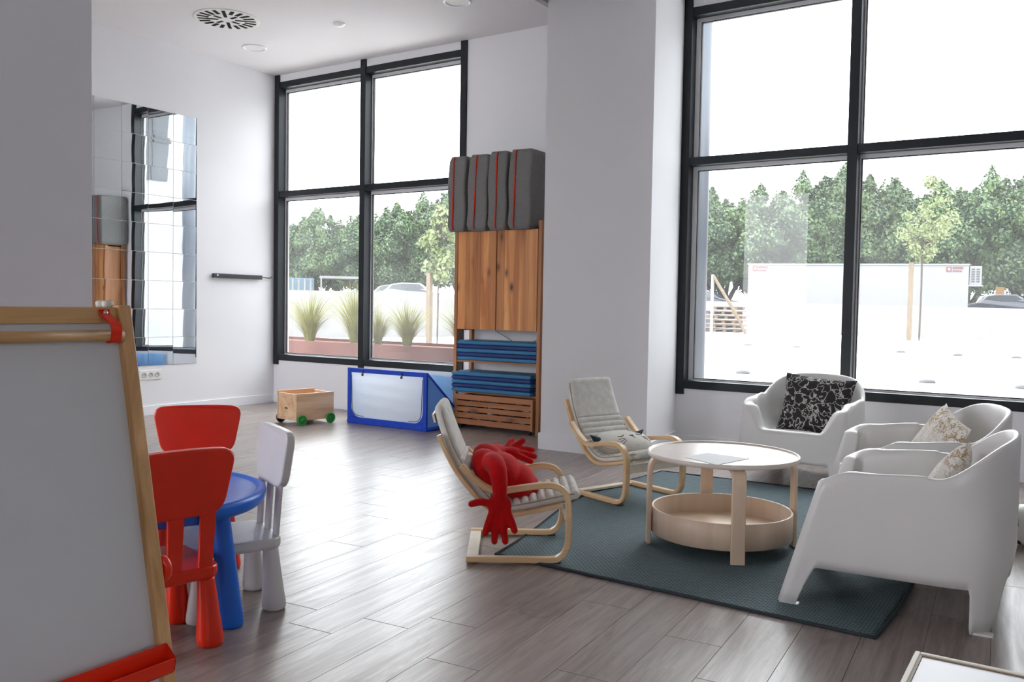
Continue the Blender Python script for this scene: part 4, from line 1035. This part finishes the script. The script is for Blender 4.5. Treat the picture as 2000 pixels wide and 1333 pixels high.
# site cabin
a = Vector((-16.70, 51.36)); b = Vector((-5.30, 54.59)); d = (b-a).normalized(); ang = math.atan2(d.y, d.x); Lc = (b-a).length
r = empty('site_cabin', (a.x, a.y, 0), ang, 'long white site cabin with small red corner signs behind the low wall', 'cabin')
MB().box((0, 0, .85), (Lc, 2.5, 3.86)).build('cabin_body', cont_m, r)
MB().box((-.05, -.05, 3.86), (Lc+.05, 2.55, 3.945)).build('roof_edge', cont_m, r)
for x in (.25, Lc-1.15):
    mb = MB(); mb.box((x, -.03, 3.50), (x+.28, -.004, 3.78)); 
    for k in range(6): mb.box((x+.34+k*.09, -.03, 3.66), (x+.40+k*.09, -.004, 3.78))
    for k in range(4): mb.box((x+.34+k*.12, -.03, 3.50), (x+.43+k*.12, -.004, 3.58))
    mb.box((x+.08, -.032, 3.57), (x+.20, -.0305, 3.71), 1)
    mb.build('sign', [red_sign, cont_m], r)
ac = empty('air_conditioner', (b.x+.05*d.x, b.y+.05*d.y, 0), ang, 'white air conditioning unit with a dark grille on the end of the site cabin', 'air conditioner')
MB().box((.0, .1, 2.78), (.62, .9, 3.82)).build('case', cont_m, ac, bevel=.02)
MB().box((-.04, .05, 2.70), (.68, .95, 2.78)).build('bracket', cont_m, ac)
for i in range(6):
    for j in range(2): MB().box((.10+j*.25, .08, 2.92+i*.135), (.27+j*.25, .099, 3.01+i*.135)).build('grille_opening', dome_m, ac)
# pallets
r = empty('pallet_stack', (-15.9, 43.4, 0), R(-5), 'pile of timber pallets and grey blocks at the end of the low wall', 'pallets')
rnd = random.Random(9)
for k in range(6):
    z = .02+k*.23; x0_ = rnd.uniform(-.1, .1)
    for j in range(3): MB().box((x0_+.15+j*.55, -.3, z), (x0_+.32+j*.55, .7, z+.12)).build('pallet_block', pallet_m, r)
    MB().box((x0_, -.32, z+.12), (x0_+1.6, .72, z+.16)).build('pallet_board', pallet_m, r)
    if k < 5: MB().box((x0_-1.2, -.3, z), (x0_+.05, .6, z+.17)).build('block', brick_m if k % 2 == 0 else pallet_m, r)
r = empty('timber_prop', (-15.3, 41.6, 0), 0, 'white timber post with a diagonal brace near the pallets', 'prop')
MB().box((-.06, -.06, 0), (.06, .06, 2.9)).build('post', berm_m, r)
MB().tube([(.05, 0, 2.8), (1.1, .3, 1.0), (1.6, .4, 0)], .08, 6).build('brace', stake_m, r)
# slender columns and the white wing seen in the mirror
tag(MB().lathe([(.105, -.02), (.105, 4.6)], 32).build('round_column', pole_m, loc=(-3.60, 9.3, 0)), 'blue grey round column standing outside the right window', 'column')
r = empty('building_wing', (1.5, 0, 0), 0, 'white building wing outside with a dark framed window, seen in the mirror', 'building')
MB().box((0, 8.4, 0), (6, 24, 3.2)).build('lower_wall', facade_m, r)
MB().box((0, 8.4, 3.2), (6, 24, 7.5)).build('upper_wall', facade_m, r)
for k, (y0_, y1_, za_, zb_) in enumerate(((11.7, 12.5, 3.9, 5.8), (12.95, 13.6, 1.8, 3.1), (16.0, 18.0, 3.9, 5.8))):
    w_ = MB().box((-.05, y0_, za_), (-.004, y1_, zb_)).build('facade_window', shade_m, r)
    MB().box((-.07, y0_-.05, (za_+zb_)/2-.04), (-.051, y1_+.05, (za_+zb_)/2+.04)).box((-.07, (y0_+y1_)/2-.03, za_), (-.051, (y0_+y1_)/2+.03, zb_)).build('glazing_bar', black_frame, w_)
# planter and grasses
r = empty('planter', (0, 0, 0), 0, 'long rust red planter outside the left window', 'planter')
MB().box((-12, 8.6, 0), (-4.7, 8.64, .66)).build('front_panel', corten, r)
MB().box((-12, 9.5, 0), (-4.7, 9.54, .66)).build('back_panel', corten, r)
MB().box((-12, 8.64, 0), (-11.96, 9.5, .66)).box((-4.74, 8.64, 0), (-4.7, 9.5, .66)).build('end_panel', corten, r)
lab(MB().box((-11.96, 8.64, 0), (-4.74, 9.5, .62)).build('soil', soil_m, r), 'red bark mulch')
def tuft_mesh(seed, nb=420, h=.85, sp=.42):
    rn = random.Random(seed); mb = MB()
    for i in range(nb):
        a = rn.uniform(0, 2*math.pi); q = rn.random()**.7; hh = h*rn.uniform(.6, 1.05); ln = sp*q*1.4; w_ = rn.uniform(.004, .007)
        bx_, by_ = .06*q*math.cos(a), .06*q*math.sin(a); px_, py_ = -math.sin(a)*w_, math.cos(a)*w_; pr = []
        for k in range(5):
            t = k/4; rad = ln*t**1.8; z = hh*(t-.28*q*t**2.6); c = 1-.9*t
            pr += [(bx_+rad*math.cos(a)+px_*c, by_+rad*math.sin(a)+py_*c, z), (bx_+rad*math.cos(a)-px_*c, by_+rad*math.sin(a)-py_*c, z)]
        mb.add(pr, [(2*k, 2*k+1, 2*k+3, 2*k+2) for k in range(4)])
    return mb
tms = [tuft_mesh(s) for s in (1, 2, 3)]; tob = []
spots = [(-9.35, 9.0, 1.0, 'leftmost behind the left pane'), (-8.50, 9.05, 1.12, 'just left of the window post'), (-7.95, 8.9, .68, 'small one just right of the window post'), (-7.48, 8.95, .85, 'in the middle of the right pane'), (-6.68, 9.1, .85, 'beside the shelf unit'), (-10.6, 9.0, 1.0, 'left of the window opening'), (-5.95, 9.0, .9, 'behind the shelf unit'), (-5.15, 9.05, .75, 'at the right end of the planter')]
for i, (x, y, s_, l) in enumerate(spots):
    if i < 3: o = tms[i].build('grass_tuft', grass_m)
    else: o = tob[i % 3].copy(); COL.objects.link(o)
    tob.append(o); o.location = (x, y, .615); o.scale = (s_,)*3; o.rotation_euler = (0, 0, i*1.3)
    tag(o, 'yellow green ornamental grass tuft in the planter, ' + l, 'grass', 'ornamental grasses in the planter')
# trees
def leaf_cards(centers, radii, per, size, seed, zs=1.0, taper=.5, fill=False):
    rs = np.random.RandomState(seed); V = []; n_tot = 0
    C_ = []
    for c, rad in zip(centers, radii):
        d = rs.normal(size=(per, 3)); d /= np.linalg.norm(d, axis=1)[:, None]
        rf = (.80+.30*rs.rand(per, 1)) if not fill else 1.35*rs.rand(per, 1)**.45
        up = np.clip(d[:, 2:3], 0, 1); sc_ = np.concatenate([1-taper*up, 1-taper*up, zs*(1+taper*up)], 1)
        p = np.array(c)+d*rad*rf*sc_; C_.append((p, d))
    P_ = np.concatenate([a for a, _ in C_]); D = np.concatenate([b for _, b in C_]); n = len(P_)
    nn = D+rs.normal(size=(n, 3))*.55; nn /= np.linalg.norm(nn, axis=1)[:, None]
    t = np.cross(nn, rs.normal(size=(n, 3))); t /= np.linalg.norm(t, axis=1)[:, None]; b_ = np.cross(nn, t)
    s = size*(.6+.8*rs.rand(n, 1)); a = P_+t*s; b2 = P_+b_*s*.55; c_ = P_-t*s; d_ = P_-b_*s*.55
    return np.stack([a, b2, c_, d_], 1).reshape(-1, 3)
def cards_mesh(name, V, mat):
    n = len(V)//4; me = bpy.data.meshes.new(name); me.vertices.add(4*n); me.vertices.foreach_set('co', V.astype(np.float32).ravel())
    me.loops.add(4*n); me.loops.foreach_set('vertex_index', np.arange(4*n, dtype=np.int32)); me.polygons.add(n)
    me.polygons.foreach_set('loop_start', np.arange(0, 4*n, 4, dtype=np.int32)); me.polygons.foreach_set('loop_total', np.full(n, 4, dtype=np.int32))
    me.materials.append(mat); me.update(); me.validate(); return me
def big_tree(seed, h=10.5, w_=4.6):
    rn = random.Random(seed); cs = []; rs = []
    for i in range(120):
        for _ in range(60):
            x, y = rn.uniform(-1, 1), rn.uniform(-1, 1); z = rn.random()
            env = (1-abs(z-.35)**1.7*1.35)
            if math.hypot(x, y) < max(.08, env): break
        cs.append((x*w_*.86, y*w_*.86, 2.5+z*(h-4.0))); rs.append(rn.uniform(.55, 1.05)*(1.15-.45*z))
    return cs, rs
tree_protos = []
for i in range(3):
    r = empty('evergreen_tree', (0, 0, 0), 0)
    cs, rs = big_tree(20+i)
    V = leaf_cards(cs, rs, 520, .125, i, 1.15)
    me = cards_mesh('foliage', V, leaf_m); o = bpy.data.objects.new('foliage', me); COL.objects.link(o); o.parent = r; stuff(o)
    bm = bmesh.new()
    for c, q in zip(cs, rs): bmesh.ops.create_icosphere(bm, subdivisions=1, radius=q*.80, matrix=Matrix.Translation(c) @ Matrix.Diagonal((1, 1, 1.1, 1)))  # dark blobs added inside the crown to block light
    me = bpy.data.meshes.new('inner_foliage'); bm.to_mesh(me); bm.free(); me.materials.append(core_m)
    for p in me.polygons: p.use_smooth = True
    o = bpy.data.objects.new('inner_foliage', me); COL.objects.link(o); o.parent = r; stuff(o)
    rn = random.Random(i)
    for k in range(4):
        a = k*1.6+i; MB().tube(catmull([(0+.15*math.cos(a), .15*math.sin(a), -.05), (.25*math.cos(a), .25*math.sin(a), .7), (.9*math.cos(a), .9*math.sin(a), 2.0), (2.0*math.cos(a), 2.0*math.sin(a), 4.2)], 4), [.30, .27, .25, .23, .22, .2, .19, .18, .16, .14, .12, .10, .08], 8).build('trunk', trunk_m, r)
    tree_protos.append(r)
tspots = [(-26.3, 61.7, 1.02, 'behind the post at the left of the right window'), (-22.6, 63.8, 1.0, 'above the pallets'), (-18.8, 66.3, 1.08, 'behind the left end of the site cabin'), (-15.0, 68.9, 1.12, 'behind the cabin, beside the centre window post'),
          (-11.0, 71.4, 1.10, 'behind the staked sapling'), (-7.3, 73.9, 1.14, 'behind the right end of the site cabin'), (-3.4, 74.5, 1.10, 'at the right edge of the photo'), (.6, 77, 1.12, 'beyond the right edge of the photo'),
          (-52.6, 47.0, .62, 'leftmost in the left window'), (-48.3, 47.7, .74, 'second from the left in the left window'), (-45.6, 49.9, .74, 'behind the post of the left window'), (-42.3, 51.4, .88, 'in the middle of the right pane of the left window'), (-38.6, 52.6, .93, 'behind the yellow green sapling of the left window'), (-35, 54.5, .95, 'hidden partly by the shelf unit')]
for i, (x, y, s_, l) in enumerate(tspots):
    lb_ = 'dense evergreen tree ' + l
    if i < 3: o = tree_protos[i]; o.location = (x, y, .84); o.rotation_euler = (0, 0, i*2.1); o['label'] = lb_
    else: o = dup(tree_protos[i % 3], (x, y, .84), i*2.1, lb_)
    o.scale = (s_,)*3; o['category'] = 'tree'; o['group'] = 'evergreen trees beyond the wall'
def sapling(x, y, h, l, seed, lean=0, dense=1):
    r = empty('sapling', (x, y, -.02), 0, l, 'tree')
    rn = random.Random(seed); cs = []; rs = []
    for k in range(26):
        z = rn.uniform(.0, 1); q = (1-abs(2*z-.85)**1.6)*h*.15; a = rn.uniform(0, 6.3); cs.append((q*rn.random()**.5*math.cos(a)+lean*z, q*math.sin(a)*rn.random()**.5, h*(.50+.46*z))); rs.append(rn.uniform(.13, .30)*h/5)
    V = leaf_cards(cs, rs, int(110*dense), .075, seed, 1.0, 0, True); me = cards_mesh('foliage', V, sap_m); o = bpy.data.objects.new('foliage', me); COL.objects.link(o); o.parent = r; stuff(o)
    MB().tube(catmull([(0, 0, 0), (.02, 0, h*.3), (.01, 0, h*.55), (lean*.5, 0, h*.8)], 4), .026*h/5, 8).build('trunk', trunk_m, r)
    mb = MB()
    for c in cs[::2]: mb.tube([(.01+lean*.2, 0, min(c[2]-.4, h*.75)), c], .012, 5)
    stuff(mb.build('branch', trunk_m, r))
    return r
sapling(-5.81, 41.1, 7.3, 'young yellow green sapling tied to a stake outside the right window', 4, .25)
tag(MB().box((-.09, -.09, -.02), (.09, .09, 3.35)).build('stake', stake_m, loc=(-6.20, 41.0, 0)), 'pale timber stake beside the sapling outside the right window', 'stake')
sapling(-14.9, 19.1, 4.0, 'slender yellow green sapling seen through the left window', 8, .1)
tag(MB().box((-.07, -.07, -.02), (.06, .06, 2.07)).build('stake', stake_m, loc=(-15.1, 19.0, 0)), 'pale timber stake beside the sapling in the left window', 'stake')
# cars
def car_proto(body_m):
    r = empty('parked_car', (0, 0, 0), 0)
    prof = [(-2.1, .35), (-2.12, .75), (-1.95, .92), (-1.55, 1.0), (-1.15, 1.38), (-.6, 1.47), (.4, 1.46), (1.0, 1.02), (1.9, .86), (2.1, .6), (2.08, .35)]
    mb = MB(); rs = []
    for y, e in ((-.85, .06), (-.80, 0), (.80, 0), (.85, .06)): rs.append([(x*(1-e*.5), y if z < 1.05 else y*.82, z-e*.3 if z > .5 else z) for x, z in prof])
    mb.rings(rs, smooth=False).build('body', body_m, r, bevel=.03)
    for y in (-.86, .84):
        mb = MB(); slab(mb, [(-1.35, 1.02), (-1.05, 1.34), (-.55, 1.41), (.35, 1.40), (.80, 1.04)], y*.93, y*.93+.02, 0, XZ); mb.build('side_window', carglass, r)
    for x in (-1.35, 1.3):
        for y in (-.87, .72):
            M = Matrix.Translation((x, y, .32)) @ Matrix.Rotation(R(-90), 4, 'X'); MB().lathe([(.001, 0), (.2, 0), (.32, .02), (.32, .15), (.001, .15)], 20, M=M, caps=False).build('wheel', tyre_m, r)
    return r
cps = [car_proto(m) for m in car_cols]
cspots = [(-41.5, 34.6, 3, 'black parked car just right of the left window post'), (-34.4, 40.4, 1, 'silver parked car in the left window'), (-30.9, 44.6, 0, 'dark blue parked car below the big tree of the left window'), (-28.8, 48.8, 1, 'silver parked car beside the shelf unit'),
          (-19.9, 53.0, 0, 'dark blue parked car left of the site cabin'), (-17.2, 58.5, 2, 'white parked car just left of the site cabin'), (-3.6, 58.2, 0, 'dark blue parked car right of the site cabin'), (-.8, 62.5, 3, 'black parked car at the right edge of the photo'), (-30.2, 36.6, 2, 'white parked car under the pale carport')]
used = set()
for x, y, k, l in cspots:
    lk = 0.35 if x < -20 else .35
    if k not in used: o = cps[k]; used.add(k)
    else: o = dup(cps[k])
    o.location = (x, y, .85); o.rotation_euler = (0, 0, R(35 if x < -20 else 8)); o['label'] = l; o['category'] = 'car'; o['group'] = 'parked cars beyond the wall'
# pale blue shed and carport
r = empty('blue_shed', (-34.1, 31.6, 0), R(45), 'pale blue ribbed shed beyond the wall in the left window', 'shed')
MB().box((-1.6, 0, .85), (1.05, 2.2, 2.45)).build('shed_body', sky_blue_m, r)
for k in range(9): MB().box((-1.55+k*.3, -.05, .9), (-1.45+k*.3, -.001, 2.4)).build('rib', berm_m, r)
r = empty('carport', (-33.2, 32.6, 0), R(45), 'thin pale carport frame beside the blue shed', 'carport')
MB().box((0, 0, 2.45), (2.3, 2.2, 2.58)).build('carport_roof', berm_m, r)
for x in (.05, 2.2): MB().box((x, 0, .85), (x+.08, .08, 2.45)).build('post', berm_m, r)
r = empty('apartment_tower', (-152, 140, 0), R(45), 'distant glass and red apartment block above the trees', 'building')
MB().box((-6, 0, 0), (1.4, 8, 18.9)).build('tower_body', tower_m, r); MB().box((1.4, -.3, 0), (3.4, 8, 18.2)).build('red_panel', tower_red, r); MB().box((3.4, 0, 0), (8.2, 8, 17.8)).build('side_block', facade_m, r)
tag(MB().box((-.25, -.1, .85), (.25, .1, 2.9)).build('orange_sign', orange_m, loc=(-4.4, 64, 0)), 'small orange sign among the trunks right of the site cabin', 'sign')
